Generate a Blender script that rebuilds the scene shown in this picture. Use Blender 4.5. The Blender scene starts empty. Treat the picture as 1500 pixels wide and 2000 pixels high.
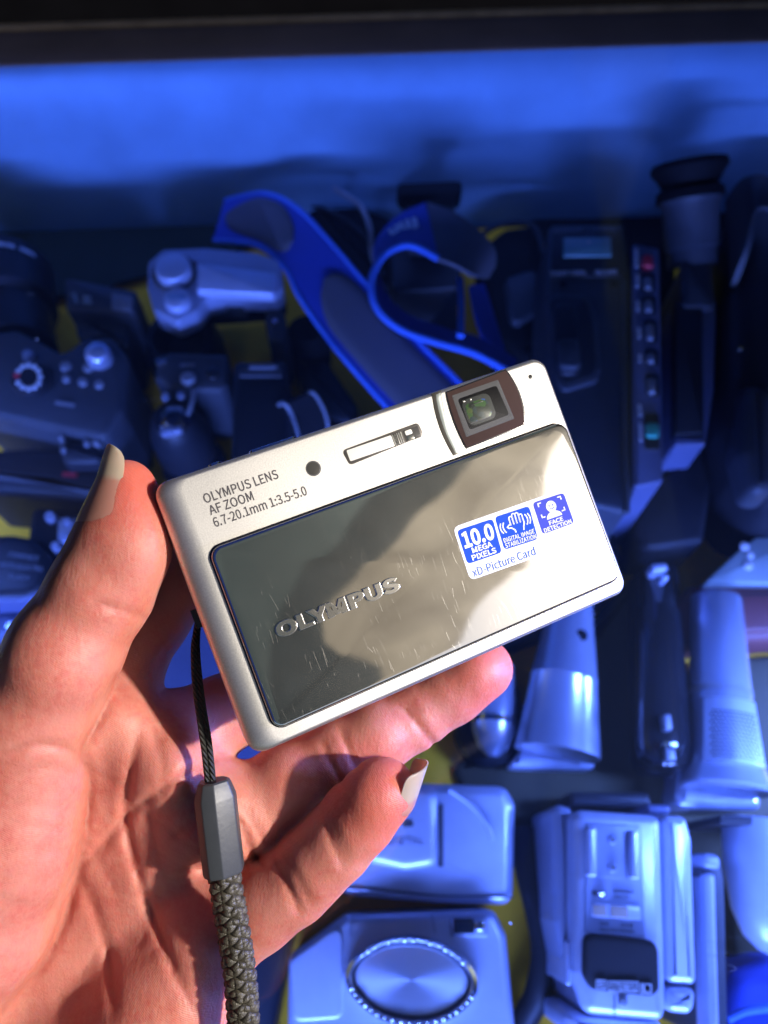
import bpy, bmesh, math, random
import numpy as np
from mathutils import Vector, Matrix

random.seed(7)
SC = bpy.context.scene
COL = SC.collection
PI = math.pi

# ------------------------------------------------------------------ camera
F_PX = 1550.0
PITCH = math.radians(25)
CAM = Vector((0, 0, 0.40))
FW = Vector((0, math.sin(PITCH), -math.cos(PITCH)))
UP = Vector((0, math.cos(PITCH), math.sin(PITCH)))
RT = Vector((1, 0, 0))
cam = bpy.data.cameras.new('camera')
cam_ob = bpy.data.objects.new('camera', cam)
COL.objects.link(cam_ob)
cam_ob.location = CAM
cam_ob.rotation_euler = (PITCH, 0, 0)
cam.sensor_fit = 'VERTICAL'
cam.sensor_height = 36
cam.sensor_width = 27
cam.lens = F_PX / 2000 * 36
cam.clip_start = 0.01
cam.clip_end = 200
cam.dof.use_dof = True
cam.dof.focus_distance = 0.168
cam.dof.aperture_fstop = 12.5
SC.camera = cam_ob

# ------------------------------------------------------------------ sky, sun, lamps, exposure
def camdir(x, y, z):
    return (RT * x - UP * y + FW * z).normalized()
SUN_DIR = camdir(0.84, -0.10, -0.53)          # towards the sun: high on the right, a little behind the viewer
elev = math.asin(SUN_DIR.z)
azim = math.atan2(SUN_DIR.x, SUN_DIR.y)       # clockwise from +Y
world = bpy.data.worlds.new('World')
SC.world = world
world.use_nodes = True
wn = world.node_tree.nodes
wl = world.node_tree.links
wn.clear()
wo = wn.new('ShaderNodeOutputWorld'); wb = wn.new('ShaderNodeBackground'); ws = wn.new('ShaderNodeTexSky')
ws.sky_type = 'NISHITA'; ws.sun_disc = False
ws.sun_elevation = elev; ws.sun_rotation = azim
ws.dust_density = 2.5
wb.inputs['Strength'].default_value = 0.085
wl.new(ws.outputs[0], wb.inputs[0]); wl.new(wb.outputs[0], wo.inputs[0])

sun = bpy.data.lights.new('sun', 'SUN')
sun.energy = 5.0
sun.angle = math.radians(3.0)
sun.color = (1.0, 0.93, 0.82)
sun_ob = bpy.data.objects.new('sun', sun)
COL.objects.link(sun_ob)
sun_ob.rotation_euler = (-SUN_DIR).to_track_quat('-Z', 'Y').to_euler()

BLUE = (0.13, 0.235, 1.0)
def strip(name, loc, to, sx, sy, watts, spread=120, color=BLUE):
    l = bpy.data.lights.new(name, 'AREA')
    l.shape = 'RECTANGLE'; l.size = sx; l.size_y = sy
    l.energy = watts; l.color = color; l.spread = math.radians(spread)
    o = bpy.data.objects.new(name, l)
    COL.objects.link(o)
    o.location = loc
    d = (Vector(to) - Vector(loc)).normalized()
    q = d.to_track_quat('-Z', 'Y')
    o.rotation_euler = q.to_euler()
    return o
# added blue area lights inside the case for its blue cast, outside the view
strip('added_blue_near', (0.0, -0.17, 0.112), (0.0, 0.20, 0.00), 0.80, 0.025, 1.5, 72)
strip('added_blue_right', (0.31, 0.04, 0.112), (0.10, 0.05, -0.045), 0.03, 0.38, 3.1, 88)
strip('added_blue_left', (-0.42, 0.14, 0.112), (-0.20, 0.16, -0.08), 0.03, 0.44, 1.0, 84)

# added unseen light under the far rim, brightening the top of the backing board
strip('added_blue_rim', (-0.12, 0.372, 0.1215), (-0.12, 0.405, 0.0), 0.86, 0.006, 0.14, 150)

SC.view_settings.view_transform = 'Standard'
SC.view_settings.look = 'None'
SC.view_settings.gamma = 1
SC.view_settings.exposure = 0.45
SC.view_settings.use_curve_mapping = False
SC.render.engine = 'CYCLES'
SC.cycles.use_denoising = True
SC.cycles.max_bounces = 8
SC.cycles.transparent_max_bounces = 12
SC.cycles.sample_clamp_indirect = 6

# ------------------------------------------------------------------ placing helpers
def ray(px, py):
    return FW + RT * ((px - 750) / F_PX) - UP * ((py - 1000) / F_PX)
def P(px, py, d):
    """point at depth d (metres along the view axis)"""
    return CAM + ray(px, py) * d
def G(px, py, z=0.0):
    """point on the level plane at height z"""
    r = ray(px, py)
    return CAM + r * ((z - CAM.z) / r.z)
def scale_at(px, py, z):
    """metres per photo pixel there"""
    r = ray(px, py)
    return ((z - CAM.z) / r.z) / F_PX

# ------------------------------------------------------------------ materials
def new_mat(name):
    m = bpy.data.materials.new(name)
    m.use_nodes = True
    nt = m.node_tree
    return m, nt, nt.nodes, nt.links, nt.nodes['Principled BSDF']

def rgba(c): return (c[0], c[1], c[2], 1.0)

def mat(name, color, rough=0.45, metal=0.0, var=0.12, nscale=60.0, bump=0.0, bscale=900.0, coat=0.0, spec=0.5):
    """a surface with uneven colour, gloss and fine grain"""
    m, nt, N, L, b = new_mat(name)
    tc = N.new('ShaderNodeTexCoord')
    nz = N.new('ShaderNodeTexNoise'); nz.inputs['Scale'].default_value = nscale; nz.inputs['Detail'].default_value = 6
    L.new(tc.outputs['Object'], nz.inputs['Vector'])
    mx = N.new('ShaderNodeMix'); mx.data_type = 'RGBA'
    mx.inputs[6].default_value = rgba([c * (1 - var) for c in color])
    mx.inputs[7].default_value = rgba([min(1, c * (1 + var)) for c in color])
    L.new(nz.outputs['Fac'], mx.inputs[0]); L.new(mx.outputs[2], b.inputs['Base Color'])
    mr = N.new('ShaderNodeMapRange')
    mr.inputs[3].default_value = max(0.02, rough * 0.8); mr.inputs[4].default_value = min(1, rough * 1.2)
    L.new(nz.outputs['Fac'], mr.inputs[0]); L.new(mr.outputs[0], b.inputs['Roughness'])
    b.inputs['Metallic'].default_value = metal
    b.inputs['Coat Weight'].default_value = coat
    b.inputs['Coat Roughness'].default_value = 0.08
    b.inputs['Specular IOR Level'].default_value = spec
    if bump:
        n2 = N.new('ShaderNodeTexNoise'); n2.inputs['Scale'].default_value = bscale; n2.inputs['Detail'].default_value = 3
        L.new(tc.outputs['Object'], n2.inputs['Vector'])
        bp = N.new('ShaderNodeBump'); bp.inputs['Strength'].default_value = bump; bp.inputs['Distance'].default_value = 0.0003
        L.new(n2.outputs['Fac'], bp.inputs['Height']); L.new(bp.outputs[0], b.inputs['Normal'])
    return m

M = {}
M['black'] = mat('black_plastic', (0.017, 0.018, 0.023), 0.45, bump=0.25, spec=0.3)
M['black_soft'] = mat('black_rubber', (0.007, 0.007, 0.009), 0.7, bump=0.4, spec=0.15)
M['black_gloss'] = mat('black_gloss_plastic', (0.012, 0.012, 0.014), 0.12, coat=0.5)
M['graphite'] = mat('graphite_plastic', (0.048, 0.052, 0.062), 0.5, bump=0.2, spec=0.35, var=0.25)
M['grey'] = mat('grey_plastic', (0.20, 0.21, 0.24), 0.4, bump=0.15)
M['silver'] = mat('silver_paint', (0.48, 0.52, 0.66), 0.34, 0.3, bump=0.15, var=0.3, nscale=38)
M['silver_dark'] = mat('dull_silver_paint', (0.28, 0.31, 0.42), 0.42, 0.2, bump=0.1)
M['silver_metal'] = mat('brushed_silver', (0.50, 0.54, 0.68), 0.25, 0.6, bump=0.15)
M['chrome'] = mat('chrome', (0.8, 0.82, 0.86), 0.09, 1.0, var=0.05)
M['white'] = mat('white_print', (0.72, 0.74, 0.78), 0.5)
M['lens'] = mat('lens_glass', (0.010, 0.010, 0.016), 0.04, coat=1.0, spec=0.8)
M['red'] = mat('red_plastic', (0.60, 0.03, 0.05), 0.4)
M['green'] = mat('green_plastic', (0.03, 0.42, 0.28), 0.4)
M['lcd'] = mat('lcd_glass', (0.16, 0.34, 0.34), 0.15, coat=0.6)
M['brown_leather'] = mat('brown_leather', (0.16, 0.045, 0.04), 0.5, bump=0.6, bscale=400)
M['strap_blue'] = mat('blue_webbing', (0.014, 0.045, 0.33), 0.8, bump=0.8, bscale=1200)
M['strap_edge'] = mat('light_blue_binding', (0.05, 0.16, 0.58), 0.75, bump=0.6, bscale=1500)
M['strap_pad'] = mat('grey_suede_pad', (0.085, 0.08, 0.095), 0.9, bump=0.6, bscale=1500)
M['card'] = mat('grey_card', (0.30, 0.36, 0.36), 0.6)
M['amber'] = mat('amber_switch', (0.36, 0.27, 0.2), 0.5)

# ------------------------------------------------------------------ mesh helpers
ROOT = [None]
def link_mesh(name, verts, faces, material, parent=None, smooth=35, local=False):
    """verts in world space unless local; they are stored relative to the parent"""
    if parent is not None and not local:
        inv = parent.matrix_world.inverted() if parent.parent is None and False else None
        w = world_of(parent)
        iv = w.inverted()
        verts = [iv @ Vector(v) for v in verts]
    me = bpy.data.meshes.new(name)
    me.from_pydata([tuple(v) for v in verts], [], faces)
    me.validate()
    if smooth:
        for p in me.polygons: p.use_smooth = True
        me.set_sharp_from_angle(angle=math.radians(smooth))
    if material: me.materials.append(material)
    o = bpy.data.objects.new(name, me)
    COL.objects.link(o)
    if parent is not None: o.parent = parent
    return o

def world_of(o):
    m = Matrix.LocRotScale(o.location, o.rotation_euler, o.scale)
    return world_of(o.parent) @ m if o.parent else m

def tag(o, label, cat, group=None, kind=None):
    if label: o['label'] = label
    if cat: o['category'] = cat
    if group: o['group'] = group
    if kind: o['kind'] = kind
    return o

def thing(name, label, cat, loc, group=None):
    o = bpy.data.objects.new(name, None)
    COL.objects.link(o)
    o.empty_display_size = 0.01
    o.location = loc
    return tag(o, label, cat, group)

def round_poly(pts, r, n=5):
    """2D polygon with rounded corners"""
    out = []
    k = len(pts)
    for i in range(k):
        p0, p1, p2 = Vector(pts[i - 1]), Vector(pts[i]), Vector(pts[(i + 1) % k])
        a, b = p0 - p1, p2 - p1
        la, lb = a.length, b.length
        a.normalize(); b.normalize()
        ang = math.acos(max(-1, min(1, a.dot(b))))
        t = min(r / max(1e-6, math.tan(ang / 2)), la * 0.46, lb * 0.46)
        s, e = p1 + a * t, p1 + b * t
        for j in range(n + 1):
            u = j / n
            out.append((s * (1 - u) ** 2 + p1 * (2 * u * (1 - u)) + e * u ** 2))
    return out

def inset_poly(pts, d):
    k = len(pts); out = []
    area = sum(pts[i - 1].x * pts[i].y - pts[i].x * pts[i - 1].y for i in range(k))
    s = 1 if area > 0 else -1
    for i in range(k):
        a = (pts[i] - pts[i - 1]); b = (pts[(i + 1) % k] - pts[i])
        na = Vector((-a.y, a.x)); nb = Vector((-b.y, b.x))
        if na.length > 1e-9: na.normalize()
        if nb.length > 1e-9: nb.normalize()
        n = na + nb
        if n.length < 1e-6: n = na
        n.normalize()
        out.append(pts[i] + n * d * s)
    return out

def loft(loops, cap0=True, cap1=True):
    """faces joining equal-length loops"""
    verts = [v for lp in loops for v in lp]
    n = len(loops[0]); faces = []
    for i in range(len(loops) - 1):
        for j in range(n):
            faces.append((i * n + j, i * n + (j + 1) % n, (i + 1) * n + (j + 1) % n, (i + 1) * n + j))
    if cap0: faces.append(tuple(range(n))[::-1])
    if cap1: faces.append(tuple((len(loops) - 1) * n + j for j in range(n)))
    return verts, faces

def fix_normals(o):
    bm = bmesh.new(); bm.from_mesh(o.data)
    bmesh.ops.recalc_face_normals(bm, faces=bm.faces)
    bm.to_mesh(o.data); bm.free()
    return o

def prism(name, pts2, zb, zt, material, parent=None, corner=0.003, bev=0.002, seg=3, cn=5):
    """upright slab: outline in world x,y, rounded corners and a rounded upper edge"""
    pts = [Vector((p[0], p[1])) for p in pts2]
    if corner: pts = round_poly(pts, corner, cn)
    bev = min(bev, (zt - zb) * 0.9)
    loops = [[(p.x, p.y, zb) for p in pts], [(p.x, p.y, zt - bev) for p in pts]]
    for i in range(1, seg + 1):
        a = i / seg * PI / 2
        q = inset_poly(pts, bev * (1 - math.cos(a)))
        loops.append([(p.x, p.y, zt - bev + bev * math.sin(a)) for p in q])
    v, f = loft(loops)
    return fix_normals(link_mesh(name, v, f, material, parent))

def slab(name, px, zt, zb, material, parent=None, corner=0.003, bev=0.002, seg=3):
    """prism whose upper face has these photo-pixel corners on the plane zt"""
    return prism(name, [G(x, y, zt)[:2] for x, y in px], zb, zt, material, parent, corner, bev, seg)

def disc(name, px, py, rpx, zt, h, material, parent=None, bev=0.001, n=32, ry=None):
    c = G(px, py, zt); s = scale_at(px, py, zt)
    ry = rpx if ry is None else ry
    pts = [(c.x + rpx * s * math.cos(2 * PI * i / n), c.y + ry * s * math.sin(2 * PI * i / n)) for i in range(n)]
    return prism(name, pts, zt - h, zt, material, parent, 0, bev)

def lathe(name, a, b, prof, material, parent=None, n=32, flat=1.0):
    """solid turned round the line a-b; prof is (fraction, radius in metres)"""
    a, b = Vector(a), Vector(b)
    ax = (b - a); L = ax.length; ax.normalize()
    u = ax.cross(Vector((0, 0, 1)))
    if u.length < 1e-4: u = Vector((1, 0, 0))
    u.normalize(); w = u.cross(ax).normalized()
    loops = []
    for t, r in prof:
        c = a + ax * (L * t)
        loops.append([c + u * r * math.cos(2 * PI * i / n) + w * r * flat * math.sin(2 * PI * i / n) for i in range(n)])
    v, f = loft(loops)
    return fix_normals(link_mesh(name, v, f, material, parent, 40))

def catmull(pts, n):
    pts = [Vector(p) for p in pts]
    out = []
    for i in range(len(pts) - 1):
        p0, p1, p2, p3 = pts[max(0, i - 1)], pts[i], pts[i + 1], pts[min(len(pts) - 1, i + 2)]
        for j in range(n):
            t = j / n
            out.append(0.5 * ((2 * p1) + (p2 - p0) * t + (2 * p0 - 5 * p1 + 4 * p2 - p3) * t * t + (3 * p1 - p0 - 3 * p2 + p3) * t ** 3))
    out.append(pts[-1].copy())
    return out

def tube_geo(path, r, n=8, base=0):
    """rings along a path; r a number or a function of the fraction"""
    path = [Vector(p) for p in path]
    k = len(path); verts = []; faces = []
    up = Vector((0.31, 0.17, 0.93))
    for i, p in enumerate(path):
        t = (path[min(k - 1, i + 1)] - path[max(0, i - 1)]).normalized()
        u = t.cross(up)
        if u.length < 1e-5: u = t.cross(Vector((1, 0, 0)))
        u.normalize(); w = u.cross(t)
        rr = r(i / (k - 1)) if callable(r) else r
        for j in range(n):
            a = 2 * PI * j / n
            verts.append(p + u * rr * math.cos(a) + w * rr * math.sin(a))
    for i in range(k - 1):
        for j in range(n):
            faces.append((base + i * n + j, base + i * n + (j + 1) % n, base + (i + 1) * n + (j + 1) % n, base + (i + 1) * n + j))
    faces.append(tuple(base + j for j in range(n))[::-1])
    faces.append(tuple(base + (k - 1) * n + j for j in range(n)))
    return verts, faces

def tube(name, path, r, material, parent=None, n=8):
    v, f = tube_geo(path, r, n)
    return fix_normals(link_mesh(name, v, f, material, parent, 60))

def ribbon(name, ea, eb, thick, material, parent=None, sub=8):
    """band with thickness between two edge curves"""
    a = catmull(ea, sub); b = catmull(eb, sub)
    loops = []
    k = len(a)
    for i in range(k):
        t = (a[min(k - 1, i + 1)] + b[min(k - 1, i + 1)] - a[max(0, i - 1)] - b[max(0, i - 1)])
        n = t.cross(b[i] - a[i]).normalized() * thick / 2
        loops.append([a[i] + n, b[i] + n, b[i] - n, a[i] - n])
    v, f = loft(loops)
    return fix_normals(link_mesh(name, v, f, material, parent, 40))

FONT_CACHE = {}
UI_FONT = [None]
try:                                              # Blender's own sans-serif, closer to the camera's print than the default
    import os
    UI_FONT[0] = bpy.data.fonts.load(os.path.join(bpy.utils.resource_path('LOCAL'), 'datafiles', 'fonts', 'Noto Sans CJK Regular.woff2'))
except Exception:
    UI_FONT[0] = None

def text_verts(s, size=1.0, bold=0.0, extrude=0.0, bevel=0.0, res=4, xs=1.0):
    """letters as a mesh in the x,y plane: origin at the left end of the base line"""
    c = bpy.data.curves.new('letters', 'FONT')
    if UI_FONT[0] is not None: c.font = UI_FONT[0]
    c.body = s; K_ = 20.0 / size                   # letters are filled large, then scaled down
    c.size = size * K_; c.offset = bold * K_; c.extrude = extrude * K_; c.bevel_depth = bevel * K_
    c.bevel_resolution = 2; c.resolution_u = res
    o = bpy.data.objects.new('letters', c)
    COL.objects.link(o)
    dg = bpy.context.evaluated_depsgraph_get()
    dg.update()
    me = bpy.data.meshes.new_from_object(o.evaluated_get(dg))
    vs = [(v.co.x * xs / K_, v.co.y / K_, v.co.z / K_) for v in me.vertices]
    fs = [tuple(p.vertices) for p in me.polygons]
    bpy.data.objects.remove(o); bpy.data.curves.remove(c); bpy.data.meshes.remove(me)
    return vs, fs

def fit_text(s, x0, x1, y0, cap, bold=0.0, extrude=0.0, bevel=0.0):
    """letters scaled to run from x0 to x1 on base line y0 with this cap height"""
    vs, fs = text_verts(s, 1.0, bold)
    hs, _ = text_verts('H', 1.0, bold)
    ch = max(v[1] for v in hs) - min(v[1] for v in hs)
    size = cap / ch
    bb = bold
    vs, fs = text_verts(s, size, bold * size, extrude, bevel)
    mn = min(v[0] for v in vs); mxx = max(v[0] for v in vs)
    k = (x1 - x0) / (mxx - mn)
    return [((v[0] - mn) * k + x0, v[1] + y0, v[2]) for v in vs], fs

def join_geo(parts):
    V = []; Fc = []
    for v, f in parts:
        b = len(V)
        V += [Vector(p) for p in v]; Fc += [tuple(i + b for i in q) for q in f]
    return V, Fc

def flat_text(name, s, pl, pr, cap_px, z, material, parent, bold=0.0):
    """raised print on a level face: from photo pixel pl to pr along the base line"""
    a, b = G(pl[0], pl[1], z), G(pr[0], pr[1], z)
    x = (b - a); w = x.length; x.normalize()
    y = Vector((-x.y, x.x, 0))
    cap = cap_px * scale_at(pl[0], pl[1], z)
    vs, fs = fit_text(s, 0, w, 0, cap, bold, 0.0001)
    return link_mesh(name, [a + x * v[0] + y * v[1] + Vector((0, 0, v[2] + 0.0001)) for v in vs], fs, material, parent, 0)
# ================================================================== the setting
def place_mat_noise_floor():
    return mat('dark_concrete', (0.003, 0.003, 0.004), 0.95, nscale=8, var=0.4, spec=0.0)
gv = [(-15, -15, -0.86), (15, -15, -0.86), (15, 15, -0.86), (-15, 15, -0.86)]
ground = link_mesh('ground', gv, [(0, 1, 2, 3)], place_mat_noise_floor())
ground['kind'] = 'structure'

YAW = math.atan2(0.0191, 0.402)
E1 = Vector((math.cos(YAW), math.sin(YAW), 0)); E2 = Vector((-math.sin(YAW), math.cos(YAW), 0))
O_BAR = Vector((-0.199, 0.3827, 0))           # a point on the inner edge of the far rim
O_BAR -= E1 * O_BAR.dot(E1)
def C2(u, v): return O_BAR + E1 * u + E2 * v  # case frame: u along the far rim, v away from the viewer
GLASS_Z = 0.125

case = thing('display_case', 'glass topped display case with dark brown metal rim holding the old cameras', 'display case', (0, 0.1, 0))
def case_box(name, u0, u1, v0, v1, z0, z1, m, corner=0.0, bev=0.001):
    return prism(name, [C2(u0, v0)[:2], C2(u1, v0)[:2], C2(u1, v1)[:2], C2(u0, v1)[:2]], z0, z1, m, case, corner, bev)

M['rim'] = mat('dark_bronze_metal', (0.22, 0.165, 0.14), 0.85, 0.0, nscale=25, var=0.35, bump=0.2, spec=0.08)
M['rim_lip'] = mat('worn_bronze_edge', (0.42, 0.29, 0.15), 0.85, 0.0, nscale=90, var=0.5, bump=0.3, spec=0.08)
M['panel'] = mat('pale_blue_backing_board', (0.14, 0.265, 0.40), 0.75, nscale=30, var=0.3, bump=0.35, bscale=160)
M['board'] = mat('dark_board', (0.05, 0.04, 0.035), 0.7)
case_box('rim', -0.62, 0.335, 0.0005, 0.026, GLASS_Z - 0.0006, GLASS_Z + 0.0015, M['rim'])
case_box('rim_lip', -0.62, 0.335, 0.0265, 0.0305, GLASS_Z - 0.018, GLASS_Z + 0.003, M['rim_lip'])
case_box('back_panel', -0.62, 0.335, 0.0015, 0.012, 0.0, GLASS_Z - 0.0012, M['panel'], bev=0.0003)
case_box('base_board', -0.62, 0.335, -0.62, 0.03, -0.025, -0.004, M['board'])
case_box('side_panel', -0.62, -0.605, -0.62, 0.0, -0.003, GLASS_Z - 0.007, M['board'])
case_box('side_panel', 0.325, 0.335, -0.62, 0.0, -0.003, GLASS_Z - 0.007, M['board'])
case_box('front_panel', -0.604, 0.324, -0.62, -0.605, -0.003, GLASS_Z - 0.007, M['board'])

# clear sheet of glass with dust and hairline scratches
def glass_mat():
    m, nt, N, L, b = new_mat('dusty_glass')
    N.remove(b)
    out = [n for n in N if n.type == 'OUTPUT_MATERIAL'][0]
    tr = N.new('ShaderNodeBsdfTransparent'); tr.inputs[0].default_value = (0.82, 0.90, 0.97, 1)
    gl = N.new('ShaderNodeBsdfGlossy'); gl.inputs['Roughness'].default_value = 0.02
    fr = N.new('ShaderNodeFresnel'); fr.inputs['IOR'].default_value = 1.5
    mx = N.new('ShaderNodeMixShader')
    L.new(fr.outputs[0], mx.inputs[0]); L.new(tr.outputs[0], mx.inputs[1]); L.new(gl.outputs[0], mx.inputs[2])
    tc = N.new('ShaderNodeTexCoord')
    # dust specks
    vo = N.new('ShaderNodeTexVoronoi'); vo.inputs['Scale'].default_value = 75
    L.new(tc.outputs['Object'], vo.inputs['Vector'])
    nz = N.new('ShaderNodeTexNoise'); nz.inputs['Scale'].default_value = 9
    L.new(tc.outputs['Object'], nz.inputs['Vector'])
    wn_ = N.new('ShaderNodeSeparateColor'); L.new(vo.outputs['Color'], wn_.inputs[0])
    rad = N.new('ShaderNodeMath'); rad.operation = 'MULTIPLY'; rad.inputs[1].default_value = 0.055
    pw = N.new('ShaderNodeMath'); pw.operation = 'POWER'; pw.inputs[1].default_value = 5
    L.new(wn_.outputs[0], pw.inputs[0]); L.new(pw.outputs[0], rad.inputs[0])
    lt = N.new('ShaderNodeMath'); lt.operation = 'LESS_THAN'
    L.new(vo.outputs['Distance'], lt.inputs[0]); L.new(rad.outputs[0], lt.inputs[1])
    # hairline scratches: thin bands of stretched noise, here and there
    facs = [lt.outputs[0]]
    for k, (rot, sc) in enumerate(((0.5, 3.0), (2.0, 2.2))):
        mp = N.new('ShaderNodeMapping'); mp.inputs['Rotation'].default_value = (0, 0, rot)
        mp.inputs['Scale'].default_value = (1, 14, 1); mp.inputs['Location'].default_value = (k * 3.1, k, 0)
        L.new(tc.outputs['Object'], mp.inputs['Vector'])
        sn = N.new('ShaderNodeTexNoise'); sn.inputs['Scale'].default_value = sc * 3; sn.inputs['Detail'].default_value = 1
        L.new(mp.outputs[0], sn.inputs['Vector'])
        sb = N.new('ShaderNodeMath'); sb.operation = 'SUBTRACT'; sb.inputs[1].default_value = 0.5; L.new(sn.outputs['Fac'], sb.inputs[0])
        ab = N.new('ShaderNodeMath'); ab.operation = 'ABSOLUTE'; L.new(sb.outputs[0], ab.inputs[0])
        l2 = N.new('ShaderNodeMath'); l2.operation = 'LESS_THAN'; l2.inputs[1].default_value = 0.0009; L.new(ab.outputs[0], l2.inputs[0])
        n3 = N.new('ShaderNodeTexNoise'); n3.inputs['Scale'].default_value = 16 + 7 * k; L.new(tc.outputs['Object'], n3.inputs['Vector'])
        g3 = N.new('ShaderNodeMath'); g3.operation = 'GREATER_THAN'; g3.inputs[1].default_value = 0.68; L.new(n3.outputs['Fac'], g3.inputs[0])
        mu = N.new('ShaderNodeMath'); mu.operation = 'MULTIPLY'; L.new(l2.outputs[0], mu.inputs[0]); L.new(g3.outputs[0], mu.inputs[1])
        m2 = N.new('ShaderNodeMath'); m2.operation = 'MULTIPLY'; m2.inputs[1].default_value = 0.22; L.new(mu.outputs[0], m2.inputs[0])
        facs.append(m2.outputs[0])
    cur = facs[0]
    for q in facs[1:]:
        ad = N.new('ShaderNodeMath'); ad.operation = 'MAXIMUM'; L.new(cur, ad.inputs[0]); L.new(q, ad.inputs[1]); cur = ad.outputs[0]
    sc = N.new('ShaderNodeMath'); sc.operation = 'MULTIPLY'; sc.inputs[1].default_value = 0.55; L.new(cur, sc.inputs[0])
    hz = N.new('ShaderNodeMath'); hz.operation = 'ADD'; hz.inputs[1].default_value = 0.004; L.new(sc.outputs[0], hz.inputs[0])
    df = N.new('ShaderNodeBsdfDiffuse'); df.inputs[0].default_value = (0.7, 0.72, 0.75, 1)
    m3 = N.new('ShaderNodeMixShader')
    L.new(hz.outputs[0], m3.inputs[0]); L.new(mx.outputs[0], m3.inputs[1]); L.new(df.outputs[0], m3.inputs[2])
    L.new(m3.outputs[0], out.inputs[0])
    return m
gq = [C2(-0.62, -0.62), C2(0.335, -0.62), C2(0.335, 0.0), C2(-0.62, 0.0)]
link_mesh('glass_top', [(q.x, q.y, GLASS_Z) for q in gq], [(0, 1, 2, 3)], glass_mat(), case, 0)

# yellow cloth on the case floor, softly rumpled
def cloth_geo():
    n, mm = 90, 70; V = []; Fc = []
    rng = np.random.RandomState(3)
    ph = rng.rand(14) * 6.28; kk = rng.randn(14, 2) * 22
    for j in range(mm + 1):
        for i in range(n + 1):
            u = -0.50 + 0.82 * i / n; v = -0.52 + 0.517 * j / mm
            p = C2(u, v)
            h = sum(math.sin(kk[q, 0] * u + kk[q, 1] * v + ph[q]) for q in range(14)) / 14
            V.append((p.x, p.y, 0.0005 + 0.0035 * (1 + h)))
    for j in range(mm):
        for i in range(n):
            a = j * (n + 1) + i
            Fc.append((a, a + 1, a + n + 2, a + n + 1))
    return V, Fc
M['cloth'] = mat('yellow_cloth', (0.98, 0.47, 0.006), 0.85, bump=0.5, bscale=1500)
cv, cf = cloth_geo()
tag(link_mesh('yellow_cloth', cv, cf, M['cloth'], None, 60), 'bright yellow cloth spread over the floor of the display case under the cameras', 'cloth')

# stall awning overhead (mirrored in the polished door): dark tarpaulin, then a sunlit beige strip at its edge
def translucent_mat(name, lo, hi, scale):
    m, nt, N, L, b = new_mat(name)
    N.remove(b)
    out = [n for n in N if n.type == 'OUTPUT_MATERIAL'][0]
    tc = N.new('ShaderNodeTexCoord')
    nz = N.new('ShaderNodeTexNoise'); nz.inputs['Scale'].default_value = scale; nz.inputs['Detail'].default_value = 5; nz.inputs['Distortion'].default_value = 1.2
    L.new(tc.outputs['Object'], nz.inputs['Vector'])
    cr = N.new('ShaderNodeValToRGB')
    cr.color_ramp.elements[0].position = 0.32; cr.color_ramp.elements[0].color = rgba(lo)
    cr.color_ramp.elements[1].position = 0.72; cr.color_ramp.elements[1].color = rgba(hi)
    L.new(nz.outputs['Fac'], cr.inputs[0])
    t = N.new('ShaderNodeBsdfTranslucent'); d = N.new('ShaderNodeBsdfDiffuse')
    L.new(cr.outputs[0], t.inputs[0]); L.new(cr.outputs[0], d.inputs[0])
    mx = N.new('ShaderNodeMixShader'); mx.inputs[0].default_value = 0.25
    L.new(t.outputs[0], mx.inputs[1]); L.new(d.outputs[0], mx.inputs[2]); L.new(mx.outputs[0], out.inputs[0])
    return m
def sheet(name, x0fn, x1fn, z, m, parent):
    V = []; Fc = []; n = 110; k = 16
    for i in range(n + 1):
        y = -3.2 + 12.2 * i / n
        for j in range(k + 1):
            t = j / k
            x = x0fn(y) * (1 - t) + x1fn(y) * t
            V.append((x, y, z + 0.05 * math.sin(2.1 * x + 1.3 * y) + 0.02 * math.sin(6 * y + x)))
    for i in range(n):
        for j in range(k):
            a = i * (k + 1) + j
            Fc.append((a, a + 1, a + k + 2, a + k + 1))
    return link_mesh(name, V, Fc, m, parent, 60)
awning = thing('market_awning', 'stall awning of dark tarpaulin with a beige canvas edge above the display case', 'awning', (0, 0, 2.2))
def curve_of(ys, xs):
    return lambda y: float(np.interp(y, ys, xs)) + 0.015 * math.sin(9 * y)
edge_a = curve_of([-3.2, -1.4, -0.97, -0.84, -0.64, -0.50, -0.42, -0.1, 1, 9], [0.7, 0.8, 0.84, 0.85, 0.90, 0.93, 0.99, 1.12, 1.3, 1.3])
edge_b = curve_of([-3.2, -1.4, -1.06, -0.98, -0.90, -0.77, -0.64, -0.50, -0.33, -0.20, 0.2, 9], [1.5, 1.5, 1.36, 1.22, 1.06, 1.01, 1.12, 1.18, 1.28, 1.40, 1.5, 1.5])
edge_c = curve_of([-3.2, -1.4, -0.85, -0.75, -0.63, -0.46, -0.26, -0.05, 0.4, 9], [1.6, 1.68, 1.73, 1.74, 1.80, 1.85, 1.86, 1.90, 1.95, 1.9])
edge_0 = curve_of([-3.2, -1.0, 0.0, 1.0, 9], [0.15, 0.20, 0.35, 0.80, 1.0])
sheet('blue_tarpaulin', lambda y: -3.0, edge_0, 2.2, translucent_mat('blue_tarpaulin', (0.008, 0.022, 0.125), (0.014, 0.034, 0.17), 1.2), awning)
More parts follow.
